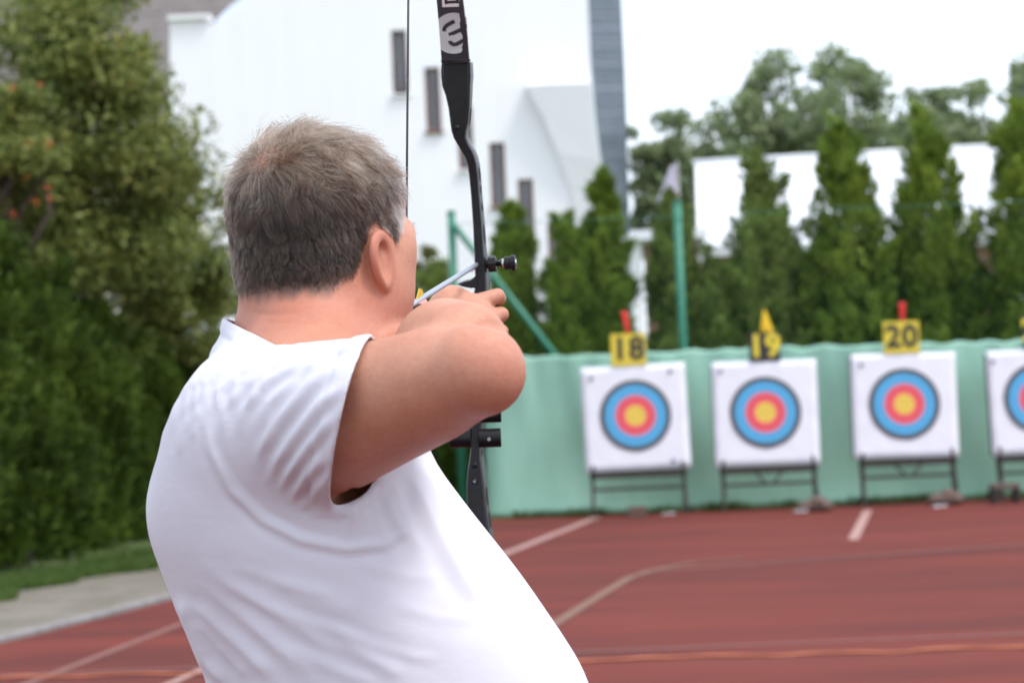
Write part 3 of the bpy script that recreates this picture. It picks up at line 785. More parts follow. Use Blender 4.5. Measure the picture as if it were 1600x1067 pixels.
def relax(v, q, it=4, lam=0.5, keep=None):
    e = np.concatenate([q[:, [0, 1]], q[:, [1, 2]], q[:, [2, 3]], q[:, [3, 0]]])
    n = len(v)
    for i in range(it):
        for l in (lam, -lam * 1.02):
            s = np.zeros_like(v); c = np.zeros(n)
            for ax in range(3):
                s[:, ax] = np.bincount(e[:, 0], v[e[:, 1], ax], n) + np.bincount(e[:, 1], v[e[:, 0], ax], n)
            c = np.bincount(e[:, 0], minlength=n) + np.bincount(e[:, 1], minlength=n)
            d = s / np.maximum(c, 1)[:, None] - v
            if keep is not None: d[keep] = 0
            v = v + l * d
    return v
def vnormals(v, q):
    fn = np.cross(v[q[:, 2]] - v[q[:, 0]], v[q[:, 3]] - v[q[:, 1]])
    n = np.zeros_like(v)
    for k in range(4):
        for ax in range(3):
            n[:, ax] += np.bincount(q[:, k], fn[:, ax], len(v))
    return n / (np.linalg.norm(n, axis=1)[:, None] + 1e-12)
def graded(*segs):
    """axis from (start, end, step) runs"""
    out = []
    for a, b, s in segs:
        n = max(1, int(round((b - a) / s))); out.append(a + (b - a) * np.arange(n) / n)
    out.append(np.array([segs[-1][1]])); return np.concatenate(out)

def dist_poly(xz, poly):
    best = np.full(len(xz), 9.0); tt = np.zeros(len(xz))
    cum = 0; tot = sum(np.linalg.norm(poly[i + 1] - poly[i]) for i in range(len(poly) - 1))
    for i in range(len(poly) - 1):
        a, b_ = poly[i], poly[i + 1]; ab = b_ - a; L = np.linalg.norm(ab)
        t = np.clip(((xz - a) @ ab) / (L * L), 0, 1)
        d = np.linalg.norm(xz - a - t[:, None] * ab, axis=1)
        m = d < best; best[m] = d[m]; tt[m] = (cum + t[m] * L) / tot
        cum += L
    return best, tt
# ================================================================== targets
TY = 28.9
m_butt = simple_mat('white_target_paper', (0.78, 0.79, 0.86), (0.72, 0.73, 0.80), 5, 0.85, 0.08)
m_side = simple_mat('butt_foam', (0.10, 0.095, 0.09), (0.16, 0.15, 0.14), 8, 0.9, 0.3)
m_leg = simple_mat('dark_stand_timber', (0.018, 0.014, 0.013), (0.04, 0.028, 0.023), 14, 0.75, 0.2)
def flatmat(name, c): return simple_mat(name, c, tuple(x * .93 for x in c), 12, 0.8)
m_ring = [flatmat('target_black', (0.075, 0.075, 0.085)), flatmat('target_blue', (0.085, 0.40, 0.70)), flatmat('target_red', (0.78, 0.10, 0.13)), flatmat('target_gold', (0.78, 0.56, 0.09))]
m_pin = simple_mat('pin_mark', (0.12, 0.10, 0.22), (0.2, 0.18, 0.3), 30, 0.6)
m_ink = simple_mat('ring_line', (0.03, 0.05, 0.08), (0.04, 0.06, 0.09), 10, 0.8)
def disc(name, r0, r1, y, mat, parent, cx, cz, n=64):
    vs, fs = [], []
    for i in range(n):
        a = 2 * math.pi * i / n
        vs += [(cx + r0 * math.cos(a), y, cz + r0 * math.sin(a)), (cx + r1 * math.cos(a), y, cz + r1 * math.sin(a))]
    for i in range(n):
        j = (i + 1) % n; fs.append((2 * i, 2 * j, 2 * j + 1, 2 * i + 1) if r0 > 0 else (2 * i, 2 * j, 2 * j + 1, 2 * i + 1))
    return mesh_obj(name, vs, fs, mat, parent)
specs = [  # butt centre (picture), face centre (picture), V brace, marks, label
    ((993, 653), (993, 650), False, [(-.5, .5), (.45, .53), (.42, -.54)], 'leftmost archery target, two pins in its upper corners, under a yellow number board'),
    ((1196.5, 646), (1196, 645), True, [(-.52, .52)], 'archery target under the black number board, second from the left'),
    ((1413.5, 634), (1413, 632), True, [(-.50, .50)], 'third archery target from the left, under a yellow number board'),
    ((1628, 627), (1624, 623), False, [(-.55, .5)], 'archery target cut off by the right edge of the picture'),
]
G_T = 'row of archery targets'
roots = []
for i, (bc, fcn, vb, marks, lb) in enumerate(specs):
    c = at(*bc, TY); f_ = at(*fcn, TY)
    root = empty('archery_target', (c[0], TY, 0)); tag(root, lb, 'target', G_T); roots.append((root, c))
    S = 1.24; lean = math.radians(4)
    pv_ = bpy.data.objects.new('butt', None) if False else None
    M = Matrix.Rotation(-lean, 3, 'X') @ Matrix.Rotation(math.radians((-1.0, .5, .9, -.6)[i]), 3, 'Y')
    cz = c[2]
    # soft foam butt covered with white paper
    bt = MB().box((0, 0, 0), (S, .19, S)).build('butt', m_side, root, False, .015, 2)
    bt.location = (0, .10, cz); bt.rotation_euler = M.to_euler()
    n_ = 16; vs = []
    for a in range(n_ + 1):
        for b_ in range(n_ + 1):
            x, z = (a / n_ - .5) * (S + .012), (b_ / n_ - .5) * (S + .012)
            edge = min(min(a, n_ - a), min(b_, n_ - b_)) / n_
            vs.append((x, -.100 - .004 - .004 * math.sin(a * 1.7 + i) * math.sin(b_ * 1.3 + 2 * i) - (0.012 if edge == 0 and (a + b_) % 5 == 0 else 0) * 0.5, z))
    w1 = n_ + 1
    pp = mesh_obj('paper', vs, [(a * w1 + b_, (a + 1) * w1 + b_, (a + 1) * w1 + b_ + 1, a * w1 + b_ + 1) for a in range(n_) for b_ in range(n_)], m_butt, bt, True)
    pp.modifiers.new('thickness', 'SOLIDIFY').thickness = .003
    fx_, fz_ = f_[0] - c[0], f_[2] - c[2]
    for (r0, r1, mt) in ((.366, .427, 0), (.244, .366, 1), (.122, .244, 2), (0, .122, 3)):
        disc('target_ring', r0, r1, -.113, m_ring[mt], bt, fx_, fz_)
    for rr in (.305, .183, .061):
        disc('ring_line', rr - .002, rr + .002, -.1135, m_ink, bt, fx_, fz_)
    for (mx_, mz_) in marks:
        MB().tube([(mx_, -.106, mz_), (mx_, -.125, mz_)], [.028, .022], 10).build('pin', m_pin, bt, True)
    # timber stand
    zb = cz - S / 2
    for sx_ in (-.545, .545):
        MB().tube([(sx_ * .98, -.02, zb + .1), (sx_ * 1.02, -.16, 0)], .027, 4).build('leg', m_leg, root)
        MB().tube([(sx_ * 1.0, .25, cz + .3), (sx_ * 1.02 + c[0] * .022, .62, 0)], .026, 4).build('rear_leg', m_leg, root)
    MB().box((0, -.035, zb - .045), (S * .93, .15, .075)).build('shelf_rail', m_leg, root)
    MB().box((0, -.10, zb - .215), (S * .86, .035, .035)).build('crossbar', m_leg, root)
    if vb:
        for sx_ in (-1, 1):
            MB().tube([(sx_ * .18, -.07, zb - .05), (sx_ * .05, -.11, zb - .20)], .018, 4).build('brace', m_leg, root)
# number boards
m_yel = simple_mat('yellow_board', (0.74, 0.60, 0.05), (0.66, 0.53, 0.05), 8, 0.5)
m_blk = simple_mat('black_board', (0.018, 0.018, 0.02), (0.03, 0.03, 0.032), 8, 0.5)
m_blkink = simple_mat('black_digits', (0.02, 0.02, 0.02), (0.03, 0.03, 0.03), 8, 0.6)
m_yelink = simple_mat('yellow_digits', (0.80, 0.65, 0.05), (0.74, 0.6, 0.05), 8, 0.6)
signs = [('18', (982, 548), m_yel, m_blkink, 'yellow number board reading 18 on the leftmost target', .42, .385), ('19', (1195, 545), m_blk, m_yelink, 'black number board reading 19 in yellow on the second target', .37, .34),
         ('20', (1409, 528.5), m_yel, m_blkink, 'yellow number board reading 20 on the third target', .43, .385), ('21', (1622, 517), m_blk, m_yelink, 'black board with yellow digits cut off at the right edge', .37, .40)]
for i, (txt, pc, mb_, mi_, lb, w_, h_) in enumerate(signs):
    p = at(*pc, TY); root, c = roots[i]
    lowest = c[2] + .62
    o = empty('number_board', (p[0], TY + .03, lowest)); tag(o, lb, 'number board', 'number boards on the targets')
    h_ = max(h_, .3); zc = max(p[2] - lowest, h_ / 2 + .004)
    MB().box((0, 0, zc), (w_, .014, h_)).build('board', mb_, o, False, .004, 1)
    for sx_ in (-.12, .12):
        MB().tube([(sx_, .02, -.10), (sx_, .02, zc)], .008, 6).build('stake', m_leg, o)
    cu = bpy.data.curves.new('digits', 'FONT'); cu.body = txt; cu.size = (.37 if mb_ is m_yel else .37); cu.align_x = 'CENTER'; cu.align_y = 'CENTER'
    cu.extrude = .003; cu.offset = .012; cu.space_character = 1.08; cu.resolution_u = 6
    cu.materials.append(mi_)
    tmp = bpy.data.objects.new('digits', cu); COL.objects.link(tmp); bpy.context.view_layer.update()
    dm = bpy.data.meshes.new_from_object(tmp.evaluated_get(bpy.context.evaluated_depsgraph_get())); dm.name = 'digits'
    bpy.data.objects.remove(tmp)
    d = bpy.data.objects.new('digits', dm); d.location = (0, -.0105, zc + .005); d.rotation_euler = (math.pi / 2, 0, 0); link(d, o)
# wind pennants
m_red = simple_mat('red_pennant', (0.72, 0.028, 0.030), (0.60, 0.02, 0.025), 8, 0.6)
m_yfl = simple_mat('yellow_pennant', (0.85, 0.58, 0.02), (0.75, 0.50, 0.02), 8, 0.6)
for i, (tip, foot, wd, mt, lb) in enumerate([((972, 487), (983, 524), .075, m_red, 'small red pennant leaning left above the leftmost target'), ((1196, 484), (1191, 522), .15, m_yfl, 'small yellow pennant above the black number board'),
                                    ((1406, 473), (1410, 504), .085, m_red, 'small upright red pennant above the third target from the left')]):
    a, b_ = at(*tip, TY + .04), at(*foot, TY + .04)
    o = empty('pennant', (b_[0], b_[1], b_[2])); tag(o, lb, 'pennant', 'wind pennants on the targets')
    d = a - b_; MB().tube([np.array([0, 0.01, -.18]), d + np.array([0, 0.01, 0])], .004, 6).build('stick', m_leg, o)
    vs = []
    for j in range(7):
        t = j / 6
        for k in range(4):
            u_ = k / 3; wdt = wd * ((1 - t) * .55 + .5 if i != 1 else t ** .8 + .12)
            tt = 1 - t
            vs.append((d[0] * tt + u_ * wdt - (.02 if i != 1 else .03), -.02 * math.sin(u_ * 4 + t * 3), d[2] * tt))
    cl_ = mesh_obj('cloth', vs, [(4 * j + k, 4 * j + k + 4, 4 * j + k + 5, 4 * j + k + 1) for j in range(6) for k in range(3)], mt, o, True)
    cl_.modifiers.new('thickness', 'SOLIDIFY').thickness = .002
# weights and litter at the feet of the stands
m_brk = simple_mat('old_brick', (0.15, 0.085, 0.065), (0.10, 0.07, 0.06), 20, 0.9, 0.5)
m_sand = simple_mat('sandbag_cloth', (0.16, 0.105, 0.085), (0.10, 0.07, 0.06), 18, 0.95, 0.5)
m_pap = simple_mat('white_paper_scrap', (0.70, 0.68, 0.72), (0.60, 0.58, 0.62), 10, 0.8)
g_ = on_ground(996, 808); o = MB().box((0, 0, .065), (.22, .12, .13)).build('concrete_block', m_brk, None, False, .012, 2); o.location = V(g_)
tag(o, 'brown block on the ground under the leftmost target', 'block')
def sandbag(px_, py_, w_, h_, seed, label, lumps=3):
    g_ = on_ground(px_, py_); r = np.random.default_rng(seed)
    cs_ = [np.array([(k - (lumps - 1) / 2) * w_ * .55 / max(1, lumps - 1) * 1.2, r.normal() * .02, h_ * .36]) for k in range(lumps)] + [np.array([w_ * .10, 0, h_ * .68])]
    def fn(p):
        d = None
        for q in cs_:
            e = sd_ell(p, q, (w_ * .30, .11, h_ * .38)); d = e if d is None else smin(d, e, .03)
        d = d + .008 * np.sin(p[:, 0] * 60) * np.sin(p[:, 2] * 70 + p[:, 1] * 50)
        return smax(d, -p[:, 2] + .002, .01)
    v_, q_ = surface_nets(graded((-w_, w_, .014)), graded((-.2, .2, .014)), graded((-.02, h_ * 1.4, .014)), fn)
    o = fast_mesh('sandbag', v_, q_, m_sand, None, True); o.location = V(g_); tag(o, label, 'sandbag')
sandbag(1273, 799, .34, .17, 1, 'lumpy brown sandbag at the foot of the second target from the left')
sandbag(1478, 789, .34, .18, 2, 'lumpy brown sandbag at the foot of the third target, farther right')
g_ = on_ground(1571, 786)
o = empty('wooden_step', g_); tag(o, 'low wooden step with a dark gap at the foot of the rightmost target', 'step')
MB().box((0, 0, .20), (.32, .26, .06)).build('top_board', m_sand, o, False, .006, 1)
for sx_ in (-.13, .13): MB().box((sx_, 0, .084), (.05, .24, .168)).build('side_board', m_leg, o)
for k, (px_, py_, lb) in enumerate([(1045, 805, 'white paper scrap on the track under the leftmost target'), (1250, 801, 'white paper scrap on the track beside the left sandbag'), (1468, 793, 'white paper scrap on the track beside the right sandbag')]):
    g_ = on_ground(px_, py_)
    vs = [((a / 4 - .5) * .16, (b_ / 4 - .5) * .14, .008 + .022 * abs(math.sin(a * 1.3 + b_ * .9 + k))) for a in range(5) for b_ in range(5)]
    o = mesh_obj('paper_scrap', vs, [(5 * a + b_, 5 * a + b_ + 5, 5 * a + b_ + 6, 5 * a + b_ + 1) for a in range(4) for b_ in range(4)], m_pap, None, True); o.location = V(g_)
    o.modifiers.new('thickness', 'SOLIDIFY').thickness = .002; tag(o, lb, 'paper scrap')
# ================================================================== the archer
# --- main landmarks
TORSO_Y = 2.60
HEAD = at(501, 345, 2.62)
HEAD_YAW = math.radians(31)
h_f = np.array([math.sin(HEAD_YAW), math.cos(HEAD_YAW), 0.0])
h_r = np.array([math.cos(HEAD_YAW), -math.sin(HEAD_YAW), 0.0])
h_u = np.array([0, 0, 1.0])
HM = np.stack([h_r, h_f, h_u])                     # rows: world -> head (right, front, up)
def head_local(p): return (p - HEAD) @ HM.T
R_SH = at(425, 684, 2.47); R_EL = at(739, 577, 2.27); R_FA = at(728, 540, 2.345); R_WR = at(632, 566, 2.55); R_KN = at(590, 536, 2.655)
L_SH = at(470, 640, 2.80); L_EL = at(620, 600, 3.05); L_WR = at(712, 520, 3.30)
NOCK = at(634, 482, 2.675)
GRIP = at(744, 470, 3.40)
AIM = at(744, 414, 3.40) - NOCK; AIM = AIM / np.linalg.norm(AIM)

left_px = [(420, 440), (402, 490), (382, 522), (334, 572), (292, 628), (260, 690), (237, 750), (233, 815), (247, 872), (274, 930), (300, 995), (328, 1067), (338, 1150), (340, 1260)]
right_px = [(560, 440), (590, 490), (615, 540), (645, 600), (660, 650), (665, 705), (695, 745), (722, 780), (790, 868), (850, 945), (892, 1010), (922, 1067), (940, 1140), (925, 1240), (880, 1330)]
lw = np.array([at(x, y, TORSO_Y) for x, y in left_px])[::-1]
rw = np.array([at(x, y, TORSO_Y) for x, y in right_px])[::-1]
zt = [0.80, 0.90, 1.00, 1.10, 1.20, 1.30, 1.40, 1.46, 1.50, 1.535, 1.56, 1.59]
yh = [0.165, 0.185, 0.20, 0.205, 0.205, 0.205, 0.205, 0.195, 0.17, 0.125, 0.085, 0.06]
def smooth_tab(z, zs, vs):
    acc = 0
    for o, wgt in ((-0.03, .15), (-0.015, .22), (0, .26), (0.015, .22), (0.03, .15)):
        acc = acc + wgt * np.interp(z + o, zs, vs)
    return acc
def sd_torso(p, off=0.0):
    z = p[:, 2]
    l = smooth_tab(z, lw[:, 2], lw[:, 0]) - off; r = smooth_tab(z, rw[:, 2], rw[:, 0]) + off
    b = smooth_tab(z, zt, yh) + off
    cx = (l + r) / 2; rx = (r - l) / 2
    qx = np.abs((p[:, 0] - cx) / rx); qy = np.abs((p[:, 1] - TORSO_Y) / b)
    e = 2.25
    k = (qx ** e + qy ** e) ** (1 / e)
    gx = qx / rx; gy = qy / b
    g = np.sqrt(gx * gx + gy * gy) / np.maximum(np.sqrt(qx * qx + qy * qy), 1e-3)
    d = (k - 1) / np.maximum(g, 1.0)
    d = smax(d, p[:, 2] - (1.585 + off), 0.03)
    return smax(d, 0.86 - p[:, 2], 0.05)

def sd_head(p):
    q = head_local(p)
    E = lambda c, r: sd_ell(q, c, r)
    d = E((0, -0.016, 0.008), (0.080, 0.098, 0.088))
    d = smin(d, E((0, 0.018, 0.016), (0.072, 0.079, 0.073)), 0.02)       # forehead
    d = smin(d, E((0, -0.040, -0.052), (0.071, 0.060, 0.062)), 0.02)      # back of the head down to the nape
    d = smin(d, E((0.0, -0.048, 0.030), (0.058, 0.050, 0.054)), 0.015)
    qa = q.copy(); qa[:, 0] = np.abs(qa[:, 0])
    A = lambda c, r: sd_ell(qa, c, r)
    d = smin(d, E((0, 0.038, -0.060), (0.066, 0.062, 0.080)), 0.03)       # jaw
    d = smin(d, A((0.044, 0.048, -0.050), (0.032, 0.036, 0.044)), 0.025)  # cheeks
    d = smin(d, A((0.050, 0.024, -0.092), (0.035, 0.046, 0.050)), 0.03)   # jowls
    d = smin(d, E((0, 0.080, -0.120), (0.028, 0.022, 0.022)), 0.025)      # chin
    d = smin(d, A((0.033, 0.080, -0.012), (0.032, 0.017, 0.016)), 0.022)   # brow
    d = smin(d, A((0.056, 0.050, -0.032), (0.022, 0.026, 0.024)), 0.022)    # cheekbones
    d = smax(d, -A((0.033, 0.103, -0.031), (0.018, 0.014, 0.011)), 0.012) # eye sockets
    d = smin(d, A((0.033, 0.083, -0.031), (0.0135, 0.0125, 0.012)), 0.004)  # eyes
    d = smin(d, sd_cone(q, (0, 0.092, -0.027), (0, 0.118, -0.068), 0.008, 0.013), 0.012)   # nose
    d = smin(d, A((0.013, 0.104, -0.071), (0.009, 0.011, 0.008)), 0.008)
    d = smin(d, A((0.010, 0.094, -0.092), (0.018, 0.008, 0.006)), 0.008)  # lips
    d = smin(d, A((0.008, 0.092, -0.102), (0.016, 0.008, 0.006)), 0.006)
    return d
def sd_ear(p, side=1):
    q = head_local(p); q = q * np.array([side, 1, 1]) - np.array([0.0765, -0.006, -0.049]); q = q / 0.93
    tl = math.radians(10); fl = math.radians(12 if side > 0 else 4)
    q = np.stack([q[:, 0], q[:, 1] * math.cos(tl) + q[:, 2] * math.sin(tl), -q[:, 1] * math.sin(tl) + q[:, 2] * math.cos(tl)], 1)
    s = -q[:, 1] * math.cos(fl) + q[:, 0] * math.sin(fl)              # backwards along the ear
    n = q[:, 0] * math.cos(fl) + q[:, 1] * math.sin(fl)               # outwards
    t = q[:, 2]
    a = 0.0225 + 0.18 * np.clip(t, -0.03, 0.026)                      # narrower towards the lobe
    rho = (np.sqrt(((s - 0.007) / a) ** 2 + (t / 0.0285) ** 2) - 1) * 0.019
    helix = np.sqrt(rho ** 2 + (n - 0.008) ** 2) - 0.0052
    h_ = np.clip((rho + 0.014) / 0.014, 0, 1); h_ = h_ * h_ * (3 - 2 * h_)
    plate = smax(rho, np.abs(n + 0.007 - 0.014 * h_) - 0.0030, 0.002)
    bowl = smax(rho + 0.008, np.abs(n + 0.011) - 0.006, 0.003)
    d = smin(helix, plate, 0.003); d = smin(d, bowl, 0.003)
    r2 = (np.sqrt(((s - 0.009) / 0.011) ** 2 + ((t + 0.002) / 0.019) ** 2) - 1) * 0.011
    d = smin(d, np.sqrt(r2 ** 2 + (n - 0.001) ** 2) - 0.0032, 0.003)  # inner fold
    pp = np.stack([s, n, t], 1)
    d = smin(d, sd_ell(pp, (-0.004, 0.003, -0.026), (0.0125, 0.0070, 0.0115)), 0.006)   # lobe
    d = smin(d, sd_ell(pp, (-0.009, 0.002, -0.005), (0.005, 0.005, 0.008)), 0.005)     # tragus
    return d * 0.93

# --- hands: palms and five separate fingers each
def chain(p, pts, rad):
    d = None
    for i in range(len(pts) - 1):
        c = sd_cone(p, pts[i], pts[i + 1], rad[i], rad[i + 1])
        d = c if d is None else np.minimum(d, c)
    return d
bow_f = AIM; bow_l = np.cross(AIM, np.array([0, 0, 1.0])); bow_l /= np.linalg.norm(bow_l); bow_v = np.cross(bow_l, bow_f)
def bl(l, f, v): return GRIP + bow_l * (l * 1.05 - 0.011) + bow_f * f + bow_v * v
def sd_bow_hand(p):
    d = smin(sd_cone(p, L_WR, bl(-0.016, -0.045, -0.012), 0.030, 0.032), sd_cone(p, bl(-0.018, -0.05, -0.008), bl(0.012, -0.040, -0.026), 0.029, 0.029), 0.02)
    d = smin(d, sd_cone(p, bl(0.012, -0.046, -0.022), bl(0.028, -0.025, -0.050), 0.022, 0.020), 0.02)
    d = smin(d, sd_cone(p, bl(-0.02, -0.03, 0.006), bl(-0.022, 0.012, 0.004), 0.017, 0.013), 0.015)
    F4 = [
        ([bl(0.016, -0.034, 0.000), bl(0.040, -0.008, 0.006), bl(0.040, 0.020, 0.000), bl(0.022, 0.034, -0.006)], [0.0125, 0.011, 0.0100, 0.0090]),
        ([bl(0.024, -0.034, -0.022), bl(0.044, -0.010, -0.020), bl(0.041, 0.020, -0.024), bl(0.022, 0.034, -0.028)], [0.0125, 0.011, 0.0100, 0.0088]),
        ([bl(0.026, -0.034, -0.042), bl(0.043, -0.010, -0.044), bl(0.038, 0.018, -0.048), bl(0.020, 0.030, -0.050)], [0.0120, 0.0105, 0.0095, 0.0085]),
        ([bl(0.024, -0.034, -0.060), bl(0.038, -0.012, -0.066), bl(0.034, 0.010, -0.068), bl(0.018, 0.022, -0.068)], [0.0105, 0.0095, 0.0085, 0.0075]),
        ([bl(-0.024, -0.028, 0.004), bl(-0.032, 0.004, 0.008), bl(-0.026, 0.030, 0.006)], [0.015, 0.0115, 0.0095]),
    ]
    for pts, rad in F4: d = smin(d, chain(p, pts, rad), 0.005)
    return d
def sd_draw_hand(p):
    # hand hooks the string under the jaw: the fingers point down range and curl back round the string
    fwd = R_KN - R_WR; fwd = fwd / np.linalg.norm(fwd)
    side = np.cross(fwd, np.array([0, 0, 1.0])); side /= np.linalg.norm(side); up = np.cross(side, fwd)
    K = lambda f, s, u: R_WR + fwd * f + side * s + up * u
    d = smin(sd_cone(p, K(0, 0, 0), K(0.065, 0, 0.012), 0.027, 0.021), sd_cone(p, K(0.01, 0, -0.008), K(0.066, 0, -0.024), 0.026, 0.019), 0.02)
    tgt = NOCK
    for i, (u0, ln, r) in enumerate(((0.022, 0.92, .0105), (0.002, 1.0, .0108), (-0.018, .95, .0102), (-0.036, .75, .009))):
        a = K(0.070, 0.0, u0); b = K(0.070 + 0.030 * ln, -0.012, u0); c = K(0.074 + 0.022 * ln, -0.034, u0); e = K(0.060, -0.036, u0)
        d = smin(d, chain(p, [a, b, c, e], [r * 1.15, r, r * .93, r * .82]), 0.005)
    d = smin(d, chain(p, [K(0.02, -0.014, 0.012), K(0.045, -0.036, 0.010), K(0.066, -0.046, -0.004)], [0.015, 0.0115, 0.0095]), 0.006)
    return d

HIP_C = np.array([-0.14, TORSO_Y, 0.92])
FEET = [np.array([-0.13, TORSO_Y - 0.22, 0.0]), np.array([-0.10, TORSO_Y + 0.26, 0.0])]
def legs(p, off=0.0):
    d = None
    for k, ft in enumerate(FEET):
        s = -1 if k == 0 else 1
        hip = HIP_C + np.array([0, s * 0.10, -0.02]); knee = (hip + ft) / 2 + np.array([0.03, 0, 0.02]); ank = ft + np.array([0, 0, 0.09])
        l = smin(sd_cone(p, hip, knee, 0.105 + off, 0.066 + off), sd_cone(p, knee, ank, 0.064 + off, 0.045 + off), 0.03)
        d = l if d is None else smin(d, l, 0.03)
    return d
_pc, _ps = math.cos(math.radians(36)), math.sin(math.radians(36))
PIT_M = np.array([[_pc, 0, _ps], [0, 1, 0], [-_ps, 0, _pc]])
PIT_C = at(556, 760, 2.40)
def sd_pit(p, k=1.0): return sd_ell(p, PIT_C, (0.034 * k, 0.075 * k, 0.0165 * k), PIT_M)
def sd_body(p):
    d = smax(sd_torso(p, -0.008), -near(lambda q_: sd_pit(q_, 1.12), p, PIT_C, 0.2), 0.006)       # hollow of the armpit
    # neck: a heavy one, leaning forward
    nb = at(484, 590, 2.60); nt = HEAD + h_f * 0.006 + np.array([0, 0, -0.035])
    d = smin(d, sd_cone(p, nb, nt, 0.092, 0.078), 0.025)
    d = smin(d, sd_cone(p, HEAD + h_f * -0.020 + np.array([0, 0, -0.105]), HEAD + h_f * -0.026 + np.array([0, 0, -0.145]), 0.060, 0.062), 0.03)
    d = smin(d, near(sd_head, p, HEAD, 0.24), 0.018)
    for sd_ in (1, -1):
        d = smin(d, near(lambda q_: sd_ear(q_, sd_), p, HEAD + h_r * 0.082 * sd_ + h_u * -0.042, 0.11), 0.0035)
    # right arm
    ax = R_EL - R_SH
    d = smin(d, sd_cone(p, R_SH, R_SH + ax * 0.45, 0.064, 0.062), 0.05)
    arm = sd_cone(p, R_SH + ax * 0.25, R_EL, 0.066, 0.0425)
    arm = smin(arm, sd_cone(p, R_SH + ax * 0.4 + np.array([0, 0.0, -0.010]), R_SH + ax * 0.80 + np.array([0, 0.01, -0.004]), 0.057, 0.047), 0.03)
    fx = R_WR - R_FA
    fore = sd_cone(p, R_FA, R_FA + fx * 0.28, 0.0425, 0.043)
    fore = smin(fore, sd_cone(p, R_FA + fx * 0.28, R_WR, 0.043, 0.029), 0.03)
    fore = smin(fore, sd_cone(p, R_EL + np.array([-0.012, 0.02, -0.012]), R_FA + fx * 0.35, 0.036, 0.038), 0.03)
    olec = sd_ell(p, R_EL + np.array([0.016, -0.010, -0.004]), (0.027, 0.028, 0.030))
    arm = smin(arm, olec, 0.03); arm = smin(arm, fore, 0.013)
    d = smin(d, arm, 0.012)
    d = smin(d, near(sd_draw_hand, p, R_KN, 0.24), 0.010)
    # left arm
    d = smin(d, sd_cone(p, L_SH, L_EL, 0.066, 0.045), 0.04)
    d = smin(d, sd_cone(p, L_EL, L_WR, 0.045, 0.029), 0.03)
    d = smin(d, near(sd_bow_hand, p, GRIP, 0.24), 0.010)
    d = smin(d, near(legs, p, (-.12, TORSO_Y, .45), 0.85), 0.05)
    for ft in FEET:
        d = smin(d, sd_cone(p, ft + np.array([-0.02, 0, 0.04]), ft + np.array([0.15, 0.02, 0.03]), 0.036, 0.028), 0.02)
    return d

hx, hy, hz = HEAD
xs = graded((-0.56, hx - 0.125, 0.010), (hx - 0.125, hx + 0.125, 0.0024), (hx + 0.125, 0.12, 0.004), (0.12, 0.30, 0.010))
ys = graded((2.20, 2.34, 0.005), (2.34, hy - 0.13, 0.005), (hy - 0.13, hy + 0.14, 0.0026), (hy + 0.14, 3.24, 0.008), (3.24, 3.50, 0.003))
zs = graded((-0.01, 0.9, 0.02), (0.9, 1.40, 0.008), (1.40, hz - 0.14, 0.004), (hz - 0.14, hz + 0.13, 0.0026))
bv, bq = surface_nets(xs, ys, zs, sd_body)
bv = relax(bv, bq, 3)
# creases of the skin: nape, elbow, neck
def crease(v, pts_px, hmm, wmm, ylim):
    uv = np.stack([v[:, 0], v[:, 2] - CAM_H], 1) / v[:, 1:2] * 2.45
    poly = np.array([at(x, y, 2.45)[[0, 2]] - np.array([0, CAM_H]) for x, y in pts_px])
    sel = np.nonzero((uv > poly.min(0) - .03).all(1) & (uv < poly.max(0) + .03).all(1) & (v[:, 1] < ylim))[0]
    d, t = dist_poly(uv[sel], poly); e = np.clip(np.minimum(t, 1 - t) / .25, 0, 1)
    return sel, hmm / 1000 * np.exp(-(d / (wmm / 1000)) ** 1.5) * e
bn0 = vnormals(bv, bq)
for pts_px, hmm, wmm, yl in [([(384, 484), (405, 489), (435, 491), (470, 487)], -1.6, 3.0, 2.66), ([(395, 498), (430, 504), (470, 503), (510, 497)], -1.0, 3.0, 2.66),
                             ([(560, 470), (575, 490), (580, 515)], -0.9, 5.0, 2.60),
                             ([(733, 524), (745, 510), (762, 503), (782, 508), (795, 520)], -3.2, 5.0, 2.35), ([(752, 528), (768, 520), (785, 524)], -1.4, 4.0, 2.35), ([(770, 545), (785, 540), (800, 548)], -0.7, 2.5, 2.35)]:
    sel, dz_ = crease(bv, pts_px, hmm, wmm, yl); bv[sel] += bn0[sel] * dz_[:, None]

# skin
m_skin, nt, b = new_mat('skin')
vec = coords(nt)
n1 = noise(nt, vec, 22, 6, 0.65); n2 = noise(nt, vec, 210, 4, 0.65); n3 = noise(nt, vec, 1100, 2)
base = ramp(nt, n1, [(0.30, (0.47, 0.205, 0.132)), (0.55, (0.545, 0.258, 0.174)), (0.75, (0.585, 0.305, 0.215))])
base = mixc(nt, 0.32, base, ramp(nt, n2, [(0.3, (0.34, 0.125, 0.07)), (0.7, (0.53, 0.255, 0.160))]))
att = nd(nt, 'ShaderNodeAttribute'); att.attribute_name = 'scalp'
vo = nd(nt, 'ShaderNodeTexVoronoi'); vo.inputs['Scale'].default_value = 75; nt.links.new(vec, vo.inputs['Vector'])
spk = nd(nt, 'ShaderNodeMapRange'); spk.inputs['From Min'].default_value = 0.05; spk.inputs['From Max'].default_value = 0.16; spk.inputs['To Min'].default_value = 0.5; spk.inputs['To Max'].default_value = 0.0
nt.links.new(vo.outputs['Distance'], spk.inputs['Value'])
gate = nd(nt, 'ShaderNodeMath', operation='MULTIPLY'); nt.links.new(spk.outputs['Result'], gate.inputs[0])
gr_ = nd(nt, 'ShaderNodeMath', operation='GREATER_THAN'); gr_.inputs[1].default_value = 0.72
sepc = nd(nt, 'ShaderNodeSeparateColor'); nt.links.new(vo.outputs['Color'], sepc.inputs['Color']); nt.links.new(sepc.outputs[0], gr_.inputs[0]); nt.links.new(gr_.outputs[0], gate.inputs[1])
